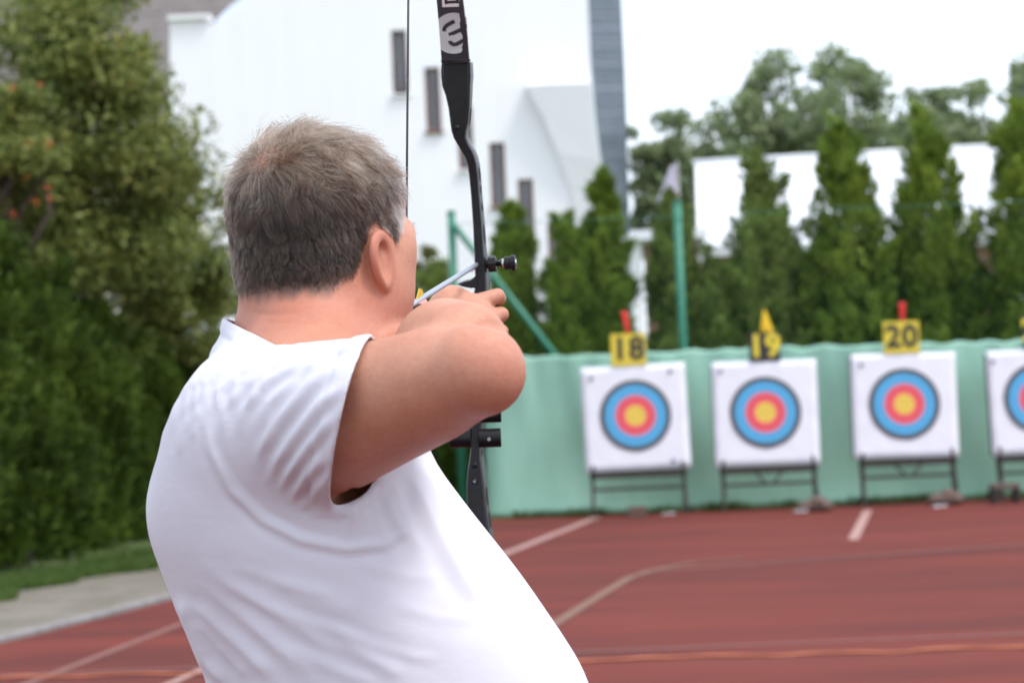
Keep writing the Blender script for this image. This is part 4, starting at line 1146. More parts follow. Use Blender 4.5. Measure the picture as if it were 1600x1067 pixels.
base = mixc(nt, gate.outputs[0], base, (0.20, 0.075, 0.045))       # freckles
redn = nd(nt, 'ShaderNodeAttribute'); redn.attribute_name = 'red'
base = mixc(nt, redn.outputs['Fac'], base, (0.40, 0.105, 0.070))
base = mixc(nt, att.outputs['Fac'], base, (0.105, 0.068, 0.056))
nt.links.new(base, b.inputs['Base Color'])
b.inputs['Roughness'].default_value = 0.52; b.inputs['Specular IOR Level'].default_value = 0.38
b.inputs['Subsurface Weight'].default_value = 0.12; b.inputs['Subsurface Radius'].default_value = (1.0, 0.35, 0.2)
b.inputs['Subsurface Scale'].default_value = 0.006
ad = nd(nt, 'ShaderNodeMath', operation='ADD'); nt.links.new(n2, ad.inputs[0]); nt.links.new(n3, ad.inputs[1])
bump(nt, b, ad.outputs[0], 0.35, 0.0018)

person = fast_mesh('person', bv, bq, m_skin, None, True)
tag(person, 'man in a white t-shirt seen from behind, drawing a bow with his right arm', 'person')

# where hair grows, in head coordinates (right, front, up)
def hair_mask(p):
    q = head_local(p); r, f, u = q[:, 0], q[:, 1], q[:, 2]
    ar = np.abs(r)
    # lower hairline as a function of the front/back position
    ff = np.array([-0.12, -0.075, -0.05, -0.040, -0.034, -0.026, -0.014, -0.002, 0.020, 0.036, 0.048, 0.062, 0.075, 0.12])
    uu = np.array([-0.092, -0.090, -0.074, -0.055, -0.034, -0.014, -0.004, -0.030, -0.030, -0.004, 0.016, 0.048, 0.062, 0.30])
    low = np.interp(f, ff, uu)
    wob = 0.002 * np.sin(r * 160 + f * 90) + 0.0015 * np.sin(r * 410 + 1.3)
    m = np.clip((u - low + wob) / 0.012, 0, 1)
    m = m * (np.minimum(sd_ear(p, 1), sd_ear(p, -1)) > 0.0045)
    return m * (np.linalg.norm(q, axis=1) < 0.2)
hm = hair_mask(bv)
qh = head_local(bv)
crown = np.array([0.000, -0.080, 0.052])
bald = np.exp(-(((qh - np.array([0.004, -0.074, 0.058])) ** 2).sum(1)) / 0.034 ** 2)
at_ = person.data.attributes.new('scalp', 'FLOAT', 'POINT')
at_.data.foreach_set('value', (hm * (1 - 0.75 * bald) * 0.85).astype(np.float32))
rd = np.clip(1 - np.abs(qh[:, 2] + 0.10) / 0.06, 0, 1) * (np.linalg.norm(qh, axis=1) < 0.26) * 0.42
eard = np.minimum(sd_ear(bv, 1), sd_ear(bv, -1))
rd = np.maximum(rd, np.clip(1 - eard / 0.004, 0, 1) * 0.45)
elb = np.exp(-((bv - (R_EL + np.array([0.02, -0.02, 0]))) ** 2).sum(1) / 0.035 ** 2)
rd = np.maximum(rd, elb * 0.42)
at_ = person.data.attributes.new('red', 'FLOAT', 'POINT'); at_.data.foreach_set('value', rd.astype(np.float32))

# --- hair strands grown from the scalp
rng = np.random.default_rng(7)
bn = vnormals(bv, bq)
fm = hm[bq].mean(1)
cand = np.nonzero(fm > 0.05)[0]
v0, v1, v2, v3 = (bv[bq[cand, k]] for k in range(4))
area = np.linalg.norm(np.cross(v2 - v0, v3 - v1), axis=1)
fc = (v0 + v1 + v2 + v3) / 4
qf = head_local(fc)
dens = fm[cand] * area * (1 - 0.72 * np.exp(-(((qf - np.array([0.004, -0.074, 0.060])) ** 2).sum(1)) / 0.026 ** 2))
N = 70000
pick = rng.choice(len(cand), N, p=dens / dens.sum())
ua, ub = rng.random(N)[:, None], rng.random(N)[:, None]
root = (v0[pick] * (1 - ua) + v1[pick] * ua) * (1 - ub) + (v3[pick] * (1 - ua) + v2[pick] * ua) * ub
nrm = bn[bq[cand[pick], 0]]
ql = head_local(root); nl = nrm @ HM.T
# flow: away from the crown, over the head towards the front, down at the sides and the nape
away = ql - crown; away /= np.linalg.norm(away, axis=1)[:, None] + 1e-6
flow = away + np.array([0, 0, -0.55]) * np.clip(0.6 - ql[:, 2:3] / 0.09, 0, 1)
flow += np.array([0.25, 0.35, 0]) * np.clip(ql[:, 2:3] / 0.06, 0, 1)
cl = np.sin(ql[:, 0] * 95 + ql[:, 1] * 60)[:, None] * np.array([0.35, -0.2, 0.1]) + np.sin(ql[:, 1] * 120 + ql[:, 2] * 90)[:, None] * np.array([-0.2, 0.3, 0.15])
flow += (0.55 + 0.5 * np.clip((ql[:, 2:3] + 0.01) / 0.07, 0, 1)) * cl + 0.20 * rng.normal(size=(N, 3))
flow -= nl * (flow * nl).sum(1)[:, None]
flow /= np.linalg.norm(flow, axis=1)[:, None] + 1e-6
top = np.clip((ql[:, 2] + 0.005) / 0.07, 0, 1)
length = (0.013 + 0.025 * top) * rng.uniform(0.6, 1.25, N)
length *= np.clip(hair_mask(root) * 0.6 + 0.4, 0.35, 1) * np.interp(ql[:, 2], [-0.1, -0.07, -0.03, 0.0], [0.40, 0.5, 0.85, 1.0])
stray = rng.random(N) < 0.03 + 0.05 * top
lift = 0.30 - 0.04 * top + 0.10 * rng.normal(size=N)
lift = np.where(stray, lift + 0.40, lift)
K = 6
pts = np.zeros((N, K, 3)); pts[:, 0] = ql - nl * 0.001
from mathutils.kdtree import KDTree
gi = rng.choice(N, 900, replace=False); kd = KDTree(len(gi))
for j, g_ in enumerate(gi): kd.insert(Vector(ql[g_]), j)
kd.balance()
own = gi[np.array([kd.find(Vector(x))[1] for x in ql])]
wav = rng.normal(size=(N, 3)) * 0.30 + (rng.normal(size=(N, 3)) * 0.75)[own]      # each lock bends its own way
wav -= 0.55 * nl * (wav * nl).sum(1)[:, None]
pos = pts[:, 0].copy()
for k in range(1, K):
    s = k / (K - 1)
    dirn = flow + nl * (lift * (1 - 1.05 * s))[:, None] + wav * s * (0.35 + 0.5 * top[:, None]) + np.array([0, 0, -0.25]) * s
    dirn /= np.linalg.norm(dirn, axis=1)[:, None]
    pos = pos + dirn * (length / (K - 1))[:, None]
    pts[:, k] = pos
# strands gather into small locks
pull = (np.linspace(0, 1, K) ** 1.3)[None, :, None] * np.where(stray, 0.1, rng.uniform(0.15, 0.65, N) * np.clip(hair_mask(root) * np.clip((ql[:, 2] + 0.085) / 0.05, 0.1, 1), 0, 1))[:, None, None]
pts = pts + (pts[own] - pts[:, :1] * 0 - pts) * pull * 0.85
wpts = pts.reshape(-1, 3) @ HM + HEAD
sdep = np.tile(np.linspace(0, 1, K), N)
dd_ = np.minimum(sd_head(wpts), sd_ear(wpts, 1))
push = np.clip(0.0012 + 0.0045 * np.sqrt(sdep) * np.repeat(rng.uniform(.4, 1.3, N), K) - dd_, 0, 0.012) * (sdep > 0)
wpts = wpts + np.repeat(nrm, K, axis=0) * push[:, None]
hc = bpy.data.hair_curves.new('hair')
hc.add_curves([K] * N)
hc.attributes['position'].data.foreach_set('vector', wpts.astype(np.float32).ravel())
ra = hc.attributes.get('radius') or hc.attributes.new('radius', 'FLOAT', 'POINT')
tap = np.array([1, 1, .95, .85, .65, .25]) * 0.00017
ra.data.foreach_set('value', (tap[None, :] * rng.uniform(.8, 1.25, N)[:, None]).astype(np.float32).ravel())
# colour per strand: grey at the temples and on top, dark brown at the back; more tan on top, painting in the highlight there
temple = np.clip((ql[:, 1] + 0.02) / 0.045, 0, 1) * np.clip(1.2 - 0.6 * top, 0, 1)
grey_p = 0.03 + 0.62 * temple + 0.10 * top
lock = rng.random(N)[own]
isg = (0.55 * lock + 0.45 * rng.random(N)) < 0.06 + 0.9 * grey_p
dark = np.stack([np.full(N, .036), np.full(N, .022), np.full(N, .016)], 1) * (rng.uniform(.4, 1.2, N) * (0.3 + 1.2 * rng.random(N)[own]))[:, None]
tan_ = np.stack([np.full(N, .21), np.full(N, .128), np.full(N, .080)], 1) * rng.uniform(.7, 1.2, N)[:, None]
gry = np.stack([np.full(N, .46), np.full(N, .39), np.full(N, .335)], 1) * rng.uniform(.7, 1.15, N)[:, None]
ct = 0.62 * np.where(isg[:, None], gry, np.where((rng.random(N) < 0.15 + 0.6 * top)[:, None], tan_, dark))
ca = hc.attributes.new('tint', 'FLOAT_COLOR', 'CURVE')
ca.data.foreach_set('color', np.c_[ct, np.ones(N)].astype(np.float32).ravel())
m_hair = bpy.data.materials.new('hair'); m_hair.use_nodes = True; nt = m_hair.node_tree; nt.nodes.clear()
out = nd(nt, 'ShaderNodeOutputMaterial'); ph = nd(nt, 'ShaderNodeBsdfHairPrincipled')
ta = nd(nt, 'ShaderNodeAttribute'); ta.attribute_name = 'tint'
nt.links.new(ta.outputs['Color'], ph.inputs['Color'])
ph.inputs['Roughness'].default_value = 0.38
nt.links.new(ph.outputs[0], out.inputs['Surface'])
hc.materials.append(m_hair)
hair = bpy.data.objects.new('hair', hc); link(hair, person)
tag(hair, 'short greying brown hair, thin at the crown')

# --- eyebrows (a few short hairs)
m_brow = simple_mat('brow_hair', (0.10, 0.065, 0.045), (0.30, 0.25, 0.2), 300, 0.5)
for s in (-1, 1):
    mb = MB()
    for i in range(70):
        x = rng.uniform(0.014, 0.056); a = np.array([s * x, 0.106 - 0.38 * max(0, x - 0.03), -0.006 + rng.normal() * 0.003 - 0.3 * max(0, x - .045)])
        bdir = np.array([s * 0.7, 0.45, 0.35]) + rng.normal(size=3) * 0.2
        e = a + bdir / np.linalg.norm(bdir) * rng.uniform(0.005, 0.009)
        mb.tube([HEAD + a @ HM, HEAD + e @ HM], [0.0005, 0.0001], 3, False)
    tag(mb.build('eyebrow', m_brow, person), kind='stuff')

# --- t-shirt
S_AX = R_EL - R_SH; S_AX = S_AX / np.linalg.norm(S_AX)
SL_A = at(415, 664, 2.47); SL_B = at(640, 652, 2.34)
SL2_A = L_SH; SL2_B = L_SH + (L_EL - L_SH) * 1.0
def plane3(a, b_, c):
    n = np.cross(b_ - a, c - a); return a, n / np.linalg.norm(n)
hem_o, hem_n = plane3(at(594, 526, 2.43), at(521, 792, 2.40), at(541, 640, 2.31))
if hem_n @ S_AX < 0: hem_n = -hem_n
col_o, col_n = plane3(at(362, 502, 2.60), at(468, 556, 2.515), at(468, 546, 2.70))
if col_n[2] < 0: col_n = -col_n
def sd_sleeve(p):
    return smax(sd_cone(p, SL_A, SL_B, 0.080, 0.0835), (p - hem_o) @ hem_n - 0.007, 0.003)
def sd_shirt_t(p):
    d = sd_torso(p, 0.0)
    # yoke over the shoulder blades
    d = smin(d, sd_ell(p, at(390, 700, 2.50), (0.075, 0.085, 0.095)), 0.04)
    nb = at(480, 590, 2.60); nt_ = HEAD + np.array([0, 0, -0.06])
    ax = nt_ - nb; ax /= np.linalg.norm(ax)
    d = smin(d, sd_cone(p, nb - ax * .02, nb + ax * 0.09, 0.104, 0.096), 0.03)
    return d
def sd_shirt(p):
    d = smin(sd_shirt_t(p), sd_sleeve(p), 0.030)
    d = smin(d, sd_cone(p, SL2_A, SL2_B, 0.088, 0.075), 0.03)
    return d
gs = 0.0038
sx = graded((-0.55, 0.16, gs)); sy = graded((2.28, 2.62, gs), (2.62, 3.10, 0.007)); sz = graded((0.86, 1.60, gs))
sv, sq = surface_nets(sx, sy, sz, sd_shirt)
sv = relax(sv, sq, 4)
hem2_o = L_SH + (L_EL - L_SH) * 0.72; hem2_n = (L_EL - L_SH) / np.linalg.norm(L_EL - L_SH)
neck_c = at(470, 530, 2.60)
def cutfn(p):
    """negative where the cloth is cut away"""
    g1 = np.where(sd_sleeve(p) < sd_shirt_t(p) + 0.003, -(p - hem_o) @ hem_n, 1.0)
    g2 = np.where((np.linalg.norm((p - neck_c)[:, :2], axis=1) < 0.17), -(p - col_o) @ col_n, 1.0)
    g3 = np.where(sd_cone(p, SL2_A, SL2_B, 0.088, 0.075) < sd_shirt_t(p) + .004, -(p - hem2_o) @ hem2_n, 1.0)
    g4 = np.minimum(p[:, 2] - 0.885, sd_pit(p) * (p[:, 1] < 2.55) + 1.0 * (p[:, 1] >= 2.55))      # hem, and the gape under the arm
    return np.minimum(np.minimum(g1, g2), np.minimum(g3, g4))
def trim(v, q, fn):
    g = fn(v)
    keepf = (g[q] > 0).any(1)
    q = q[keepf]
    used = np.unique(q); mp = np.full(len(v), -1); mp[used] = np.arange(len(used))
    v = v[used].copy(); q = mp[q]; g = g[used]
    neg = np.nonzero((g < 0) & (g > -0.03))[0]
    for it in range(3):                       # pull the ragged rim back onto the cut
        gg = fn(v[neg]); e = 1e-4
        for o, n_ in ((hem_o, hem_n), (col_o, col_n), (hem2_o, hem2_n), (np.array([0, 0, .885]), np.array([0, 0, -1.0]))):
            s = -(v[neg] - o) @ n_
            hit = (gg < -1e-6) & (np.abs(s - gg) < 1e-6)
            v[neg[hit]] += s[hit][:, None] * n_
    return rim_smooth(v, q, 120), q
def rim_smooth(v, q, its):
    v = v.copy()
    e = np.sort(np.concatenate([q[:, [0, 1]], q[:, [1, 2]], q[:, [2, 3]], q[:, [3, 0]]]), axis=1)
    ue, ct_ = np.unique(e, axis=0, return_counts=True); be = ue[ct_ == 1]
    if len(be):
        deg = np.bincount(be.ravel(), minlength=len(v)); bi = np.nonzero(deg > 0)[0]
        for it in range(its):
            sm = np.stack([np.bincount(be[:, 0], v[be[:, 1], a_], len(v)) + np.bincount(be[:, 1], v[be[:, 0], a_], len(v)) for a_ in range(3)], 1)
            v[bi] += 0.5 * (sm[bi] / deg[bi][:, None] - v[bi])
    return v
sv, sq = trim(sv, sq, cutfn)
sv = relax(sv, sq, 2)

# folds: ridges (+) and valleys (-) along lines on the side of the shirt that faces the camera
FOLDS = [  # (points in the photograph, height mm, half width mm)
    ([(318, 640), (330, 700), (362, 765), (410, 812), (470, 843), (540, 857), (600, 850), (640, 825), (655, 790)], 3.6, 4.5),
    ([(312, 640), (322, 600), (350, 572), (392, 548)], 2.2, 4.5),
    ([(300, 650), (306, 600), (335, 562), (380, 536)], 2.0, 4.5),
    ([(283, 660), (292, 605), (320, 560), (362, 530)], 2.0, 4.5),
    ([(264, 690), (275, 620), (302, 570), (345, 528)], 1.8, 4.5),
    ([(335, 650), (342, 610), (372, 582), (420, 560)], 2.2, 4.5),
    ([(355, 640), (372, 600), (410, 575), (460, 560)], 2.0, 4.5),
    ([(385, 640), (400, 605), (440, 580), (490, 560)], 2.0, 5.0),
    ([(400, 720), (425, 665), (470, 610), (520, 560)], 3.0, 6.0),
    ([(420, 740), (450, 690), (490, 640), (528, 600)], 3.2, 6.0),
    ([(438, 760), (468, 710), (500, 668), (522, 640)], 3.2, 6.0),
    ([(455, 775), (480, 735), (505, 705)], 2.6, 5.5),
    ([(398, 680), (420, 630), (465, 585), (510, 555)], 2.4, 5.5),
    ([(470, 580), (520, 552), (570, 535)], 1.6, 5.0),
    ([(375, 520), (420, 540), (462, 562)], 2.0, 5.0),
    ([(362, 528), (405, 552), (450, 570)], 2.0, 5.0),
    ([(540, 850), (548, 820), (560, 790), (592, 752)], 3.0, 5.0),
    ([(585, 760), (610, 735), (640, 705)], 3.0, 6.0),
    ([(640, 705), (690, 790), (750, 880), (800, 950)], 6.0, 9.0),
    ([(628, 720), (665, 800), (715, 890), (770, 960)], 5.0, 8.0),
    ([(612, 740), (630, 800), (660, 870)], 2.5, 8.0),
    ([(655, 715), (720, 800), (790, 890), (840, 960)], 3.0, 8.0),
    ([(285, 930), (320, 960), (370, 1005), (430, 1062)], 4.5, 8.0),
    ([(275, 925), (300, 980), (322, 1030), (360, 1080)], 5.0, 7.0),
    ([(300, 900), (350, 945), (420, 1000), (500, 1060)], 3.0, 9.0),
    ([(305, 872), (360, 915), (440, 965), (530, 1020)], 2.0, 9.0),
    ([(300, 960), (340, 1010), (395, 1066)], 3.0, 7.0),
    ([(520, 990), (580, 1030), (640, 1060)], 1.8, 8.0),
    ([(420, 900), (480, 925), (560, 960)], 1.2, 9.0),
    ([(252, 720), (258, 650), (285, 590), (330, 545), (372, 520)], 1.5, 4.0),
    ([(345, 690), (352, 640), (385, 600), (440, 568)], 1.6, 4.0),
    ([(368, 690), (380, 640), (420, 596), (480, 565)], 1.6, 4.0),
    ([(405, 600), (450, 572), (520, 545), (580, 533)], 1.4, 4.0),
    ([(410, 765), (440, 715), (482, 660), (520, 620), (548, 590)], 2.2, 4.5),
    ([(432, 775), (460, 730), (498, 682), (528, 650)], 2.2, 4.5),
    ([(450, 790), (478, 748), (512, 712)], 2.0, 4.5),
    ([(470, 800), (495, 765), (516, 742)], 1.8, 4.5),
    ([(392, 735), (418, 690), (455, 640), (505, 585), (545, 555)], 1.8, 4.5),
    ([(500, 560), (530, 548), (570, 540)], 1.2, 4.0),
    ([(410, 525), (455, 545), (500, 550)], 1.4, 4.0),
    ([(300, 690), (303, 660), (312, 630)], 1.4, 4.0), ([(280, 715), (283, 680), (292, 645)], 1.2, 4.0),
    ([(330, 900), (420, 950), (520, 985), (600, 1000)], 0.9, 5.0), ([(350, 880), (450, 915), (540, 930)], 0.7, 5.0),
    ([(480, 960), (560, 1000), (640, 1025), (700, 1030)], 0.9, 5.0), ([(440, 1000), (520, 1045), (600, 1070)], 1.2, 6.0),
    ([(560, 880), (640, 900), (700, 905)], 0.7, 6.0), ([(600, 940), (690, 965), (770, 965)], 0.7, 6.0),
    ([(668, 728), (735, 815), (800, 900), (850, 975)], 2.0, 6.0), ([(640, 740), (680, 830), (735, 915)], 2.0, 6.0),
    ([(605, 770), (612, 800), (640, 850)], 1.6, 5.0), ([(575, 790), (570, 820), (556, 850)], 1.4, 4.0),
]
sn = vnormals(sv, sq)
for it in range(4):                              # even normals, so that hems stay clean
    fm_ = sn[sq].mean(1); acc_ = np.zeros_like(sn)
    for k_ in range(4):
        for a_ in range(3): acc_[:, a_] += np.bincount(sq[:, k_], fm_[:, a_], len(sv))
    sn = acc_ / (np.linalg.norm(acc_, axis=1)[:, None] + 1e-12)
xz = np.stack([sv[:, 0], sv[:, 2] - CAM_H], 1) / sv[:, 1:2] * 2.45      # as laid out on the side of the shirt
disp = np.zeros(len(sv))
yref = {}
for pts_px, hmm, wmm in FOLDS:
    poly = np.array([at(x, y, 2.45)[[0, 2]] - np.array([0, CAM_H]) for x, y in pts_px])
    lo, hi = poly.min(0) - .05, poly.max(0) + .05
    sel = np.nonzero((xz > lo).all(1) & (xz < hi).all(1) & (sv[:, 1] < 2.62))[0]
    d, t = dist_poly(xz[sel], poly)
    w_ = wmm / 1000.0
    end = np.clip(np.minimum(t, 1 - t) / 0.22, 0, 1); end = end * end * (3 - 2 * end)
    prof = np.exp(-(d / w_) ** 1.6) - 0.40 * np.exp(-((d - 1.9 * w_) / (1.1 * w_)) ** 2)
    disp[sel] += 1.0 * hmm / 1000.0 * prof * end
# hem stitching line of the sleeve and a slow unevenness of the cloth
hd = -(sv - hem_o) @ hem_n
onsl = sd_sleeve(sv) < sd_shirt_t(sv) + 0.01
disp += np.where(onsl, -0.0012 * np.exp(-((hd - 0.022) / 0.0025) ** 2) + 0.0008 * (hd < 0.022), 0)
cd = -(sv - col_o) @ col_n
nearn = np.linalg.norm((sv - neck_c)[:, :2], axis=1) < 0.17
disp += np.where(nearn, -0.0012 * np.exp(-((cd - 0.016) / 0.003) ** 2) + 0.001 * (cd < 0.016), 0)
disp += 0.0011 * np.sin(sv[:, 0] * 41 + sv[:, 2] * 23) * np.sin(sv[:, 2] * 37 - sv[:, 0] * 17 + 1)
sv = rim_smooth(sv + sn * disp[:, None], sq, 70)
m_shirt, nt, b = new_mat('white_cotton')
vec = coords(nt)
nt.links.new(ramp(nt, noise(nt, vec, 14, 4), [(0.3, (0.595, 0.59, 0.66)), (0.7, (0.63, 0.625, 0.695))]), b.inputs['Base Color'])
b.inputs['Roughness'].default_value = 0.9; b.inputs['Specular IOR Level'].default_value = 0.15
b.inputs['Sheen Weight'].default_value = 0.05; b.inputs['Sheen Roughness'].default_value = 0.5
b.inputs['Subsurface Weight'].default_value = 0.12; b.inputs['Subsurface Radius'].default_value = (1, .8, .75); b.inputs['Subsurface Scale'].default_value = 0.004
wv = noise(nt, coords(nt, 'Object', (1, 1, 2.4)), 1300, 2); wr = noise(nt, coords(nt, 'Object', (1, 1, 1.9)), 60, 4)
ad = nd(nt, 'ShaderNodeMath', operation='MULTIPLY_ADD'); ad.inputs[1].default_value = 0.25
nt.links.new(wv, ad.inputs[0]); nt.links.new(wr, ad.inputs[2])
bump(nt, b, ad.outputs[0], 0.22, 0.0022)
shirt = fast_mesh('t_shirt', sv, sq, m_shirt, person, True)
sm_ = shirt.modifiers.new('thickness', 'SOLIDIFY'); sm_.thickness = 0.0022; sm_.offset = -1
tag(shirt, 'plain white short-sleeved t-shirt')

# --- trousers and shoes, below the frame but there to stand on
def sd_trous(p):
    d = smin(legs(p, 0.014), sd_ell(p, HIP_C + np.array([0.01, 0, 0.02]), (0.175, 0.195, 0.12)), 0.05)
    return smax(d, 0.045 - p[:, 2], 0.01)
tv, tq = surface_nets(graded((-0.5, 0.3, 0.012)), graded((2.2, 3.05, 0.012)), graded((0.0, 1.1, 0.014)), sd_trous)
tv, tq = trim(tv, tq, lambda p: np.minimum(1.02 - p[:, 2], p[:, 2] - 0.055))
m_tr = simple_mat('dark_cloth', (0.03, 0.035, 0.05), (0.045, 0.05, 0.065), 20, 0.9, 0.2)
tr = fast_mesh('trousers', tv, tq, m_tr, person, True)
m_shoe = simple_mat('shoe_leather', (0.05, 0.05, 0.055), (0.08, 0.08, 0.08), 15, 0.55, 0.1)
for ft in FEET:
    fn_ = lambda p, ft=ft: smax(smin(sd_cone(p, ft + np.array([-0.03, 0, 0.045]), ft + np.array([0.16, 0.02, 0.035]), 0.046, 0.040), sd_cone(p, ft + np.array([-0.01, 0, 0.06]), ft + np.array([0, 0, 0.11]), 0.052, 0.054), 0.03), 0.006 - p[:, 2], 0.006)
    v_, q_ = surface_nets(graded((ft[0] - .12, ft[0] + .25, .008)), graded((ft[1] - .1, ft[1] + .12, .008)), graded((-0.01, .16, .008)), fn_)
    fast_mesh('shoe', v_, q_, m_shoe, person, True)
# ================================================================== recurve bow and arrow
m_blackm, nt, b = new_mat('black_anodised')
vec = coords(nt)
nt.links.new(ramp(nt, noise(nt, vec, 90, 4), [(0.35, (0.006, 0.006, 0.008)), (0.7, (0.012, 0.012, 0.015))]), b.inputs['Base Color'])
b.inputs['Roughness'].default_value = 0.38; b.inputs['Specular IOR Level'].default_value = 0.30
bump(nt, b, noise(nt, vec, 2500, 2), 0.06, 0.0004)
m_limb = simple_mat('limb_laminate', (0.020, 0.018, 0.026), (0.028, 0.025, 0.034), 40, 0.30)
m_grey = simple_mat('print_grey', (0.50, 0.50, 0.52), (0.46, 0.46, 0.48), 60, 0.5)
m_wht = simple_mat('print_white', (0.78, 0.78, 0.80), (0.74, 0.74, 0.76), 60, 0.5)
m_pr = simple_mat('print_dark', (0.022, 0.020, 0.028), (0.03, 0.027, 0.036), 60, 0.5)
m_steel = simple_mat('steel', (0.60, 0.60, 0.62), (0.5, 0.5, 0.52), 80, 0.25, 0, 1.0)
m_bore_shade = simple_mat('bore_shade_black', (0.004, 0.004, 0.004), (0.006, 0.006, 0.006), 30, 0.8)  # near-black colour stands for the shade inside bores and bolt recesses
bow = empty('recurve_bow', (GRIP[0], GRIP[1], GRIP[2])); tag(bow, 'black recurve bow with grey round limb print, held at full draw', 'bow')
bo_ = np.array(bow.location)
def yrear(py):      # distance of the archer's side of the bow at a picture height
    return float(np.interp(py, [-60, 0, 96, 200, 300, 440, 560, 700, 850, 960], [3.350, 3.356, 3.368, 3.378, 3.394, 3.400, 3.400, 3.388, 3.372, 3.36]))
def bp(px_, py_, dy=0.0): return at(px_, py_, yrear(py_) + dy) - bo_
secs = [(97, 690, 734, .050), (104, 689, 734.5, .052), (120, 689, 735, .052), (136, 691, 734, .050), (150, 696, 734, .046), (170, 700.5, 733, .044), (190, 703, 731, .044), (205, 705, 728, .044),
        (216, 708.5, 728, .046), (226, 714, 732, .048), (236, 720, 738, .050), (246, 726.5, 742, .050), (258, 730, 745, .048), (275, 732.5, 747, .046), (305, 735.5, 749, .046), (350, 738.5, 753, .046), (395, 740.5, 756, .047),
        (425, 741.5, 759, .050), (440, 742, 760, .054), (452, 741, 760, .056), (475, 737, 760, .056), (520, 735, 760, .050), (560, 735, 759, .046), (600, 736, 757, .044), (640, 736.5, 754, .044), (665, 736, 751, .044),
        (700, 735, 749.5, .046), (718, 733, 751, .048), (735, 730, 753, .050), (760, 728, 756, .052), (800, 728.5, 760, .052), (835, 730, 765, .050), (870, 730, 772, .048)]
vs, fs = [], []
for (py_, xl, xr, dp) in secs:
    y0 = yrear(py_); a = at(xl, py_, y0) - bo_; b_ = at(xr, py_, y0) - bo_
    fw = bow_f * dp; w_ = (b_ - a); ch = 0.10
    ring = [a + w_ * ch, b_ - w_ * ch, b_ + fw * .07, b_ + fw * .93 - w_ * .02, b_ - w_ * ch + fw, a + w_ * ch + fw, a + fw * .93, a + fw * .07]
    vs += [tuple(p) for p in ring]
for i in range(len(secs) - 1):
    for k in range(8):
        k2 = (k + 1) % 8; fs.append((8 * i + k, 8 * i + 8 + k, 8 * i + 8 + k2, 8 * i + k2))
fs += [tuple(range(8)), tuple(8 * (len(secs) - 1) + k for k in reversed(range(8)))]
riser = mesh_obj('riser', vs, fs, m_blackm, bow, True)
bmx = bmesh.new(); bmx.from_mesh(riser.data); bmesh.ops.recalc_face_normals(bmx, faces=bmx.faces); bmx.to_mesh(riser.data); bmx.free()
try:
    riser.data.set_sharp_from_angle(angle=math.radians(28))
except Exception:
    pass
def side_pt(py_, t, eps=.0004):
    """point on the right flank of the riser, t along its depth"""
    pyv = [s[0] for s in secs]; xr = np.interp(py_, pyv, [s[2] for s in secs]); dp = np.interp(py_, pyv, [s[3] for s in secs])
    return at(xr, py_, yrear(py_)) - bo_ + bow_f * dp * t + bow_l * eps
for (ya, yb, t0, t1) in [(168, 198, .45, .85), (262, 285, .25, .7), (290, 304, .3, .7), (318, 332, .3, .7), (352, 382, .25, .75), (705, 716, .35, .65), (765, 795, .3, .8), (805, 830, .3, .8)]:
    n_ = 16; ring = []
    for k in range(n_):
        a = 2 * math.pi * k / n_; ring.append(tuple(side_pt((ya + yb) / 2 + (yb - ya) / 2 * math.sin(a), (t0 + t1) / 2 + (t1 - t0) / 2 * math.cos(a))))
    mesh_obj('hole_shade_disc', ring, [tuple(range(n_))], m_bore_shade, riser)  # flat black disc on the flank, painted shade of a bored hole
# arrow shelf over the hand
sh_t = [(714, 444), (724, 440.5), (735, 438), (744, 430), (744, 450), (735, 450.5), (722, 448)]
v_a = [bp(x, y, -.004) for x, y in sh_t]; v_b = [p + bow_f * .045 for p in v_a]; n_ = len(v_a)
shelf = mesh_obj('shelf', [tuple(p) for p in v_a + v_b], [tuple(reversed(range(n_))), tuple(n_ + k for k in range(n_))] + [(k, (k + 1) % n_, n_ + (k + 1) % n_, n_ + k) for k in range(n_)], m_blackm, bow)
bmx = bmesh.new(); bmx.from_mesh(shelf.data); bmesh.ops.recalc_face_normals(bmx, faces=bmx.faces); bmx.to_mesh(shelf.data); bmx.free()
md = shelf.modifiers.new('bevel', 'BEVEL'); md.width = .0012; md.segments = 2
# bolts
for (x, y, r_) in [(714, 200, 4.2), (741.5, 727, 4.6), (741.5, 752, 4.8)]:
    c = bp(x, y); r_m = r_ * 3.38 / LENS_PX
    bt = MB().tube([c + bow_f * .001, c - bow_f * .0012], [r_m, r_m * .9], 16).build('bolt', m_blackm, riser, True)
    MB().tube([c - bow_f * .0011, c - bow_f * .0016], [r_m * .5, r_m * .5], 6).build('socket_mark', m_bore_shade if y < 740 else m_steel, bt)  # raised hexagon; where black, it paints the shade of a recess
# plunger through the riser
pc = bp(758, 413, .020)
def lat(d): return pc + bow_l * d
u = 3.42 / LENS_PX
pl = MB().tube([lat(-1 * u), lat(5 * u), lat(5.2 * u), lat(17 * u), lat(17.5 * u)], [7 * u, 7 * u, 12.5 * u, 12.5 * u, 11 * u], 8).build('plunger', m_blackm, bow)
MB().tube([lat(17.5 * u), lat(25 * u), lat(25.2 * u), lat(31 * u)], [4.5 * u, 4.5 * u, 7 * u, 8 * u], 16).build('shaft', m_steel, pl, True)
MB().tube([lat(30 * u), lat(31 * u), lat(37 * u), lat(37.2 * u), lat(38.5 * u), lat(38.7 * u), lat(41 * u), lat(41.5 * u), lat(47 * u), lat(48 * u)], [9 * u, 10.5 * u, 10.5 * u, 9 * u, 9 * u, 10.5 * u, 10.5 * u, 12.5 * u, 12.5 * u, 11 * u], 14).build('knob', m_blackm, pl)
MB().tube([lat(48 * u), lat(49 * u)], [7 * u, 6 * u], 14).build('end_cap', m_steel, pl, True)
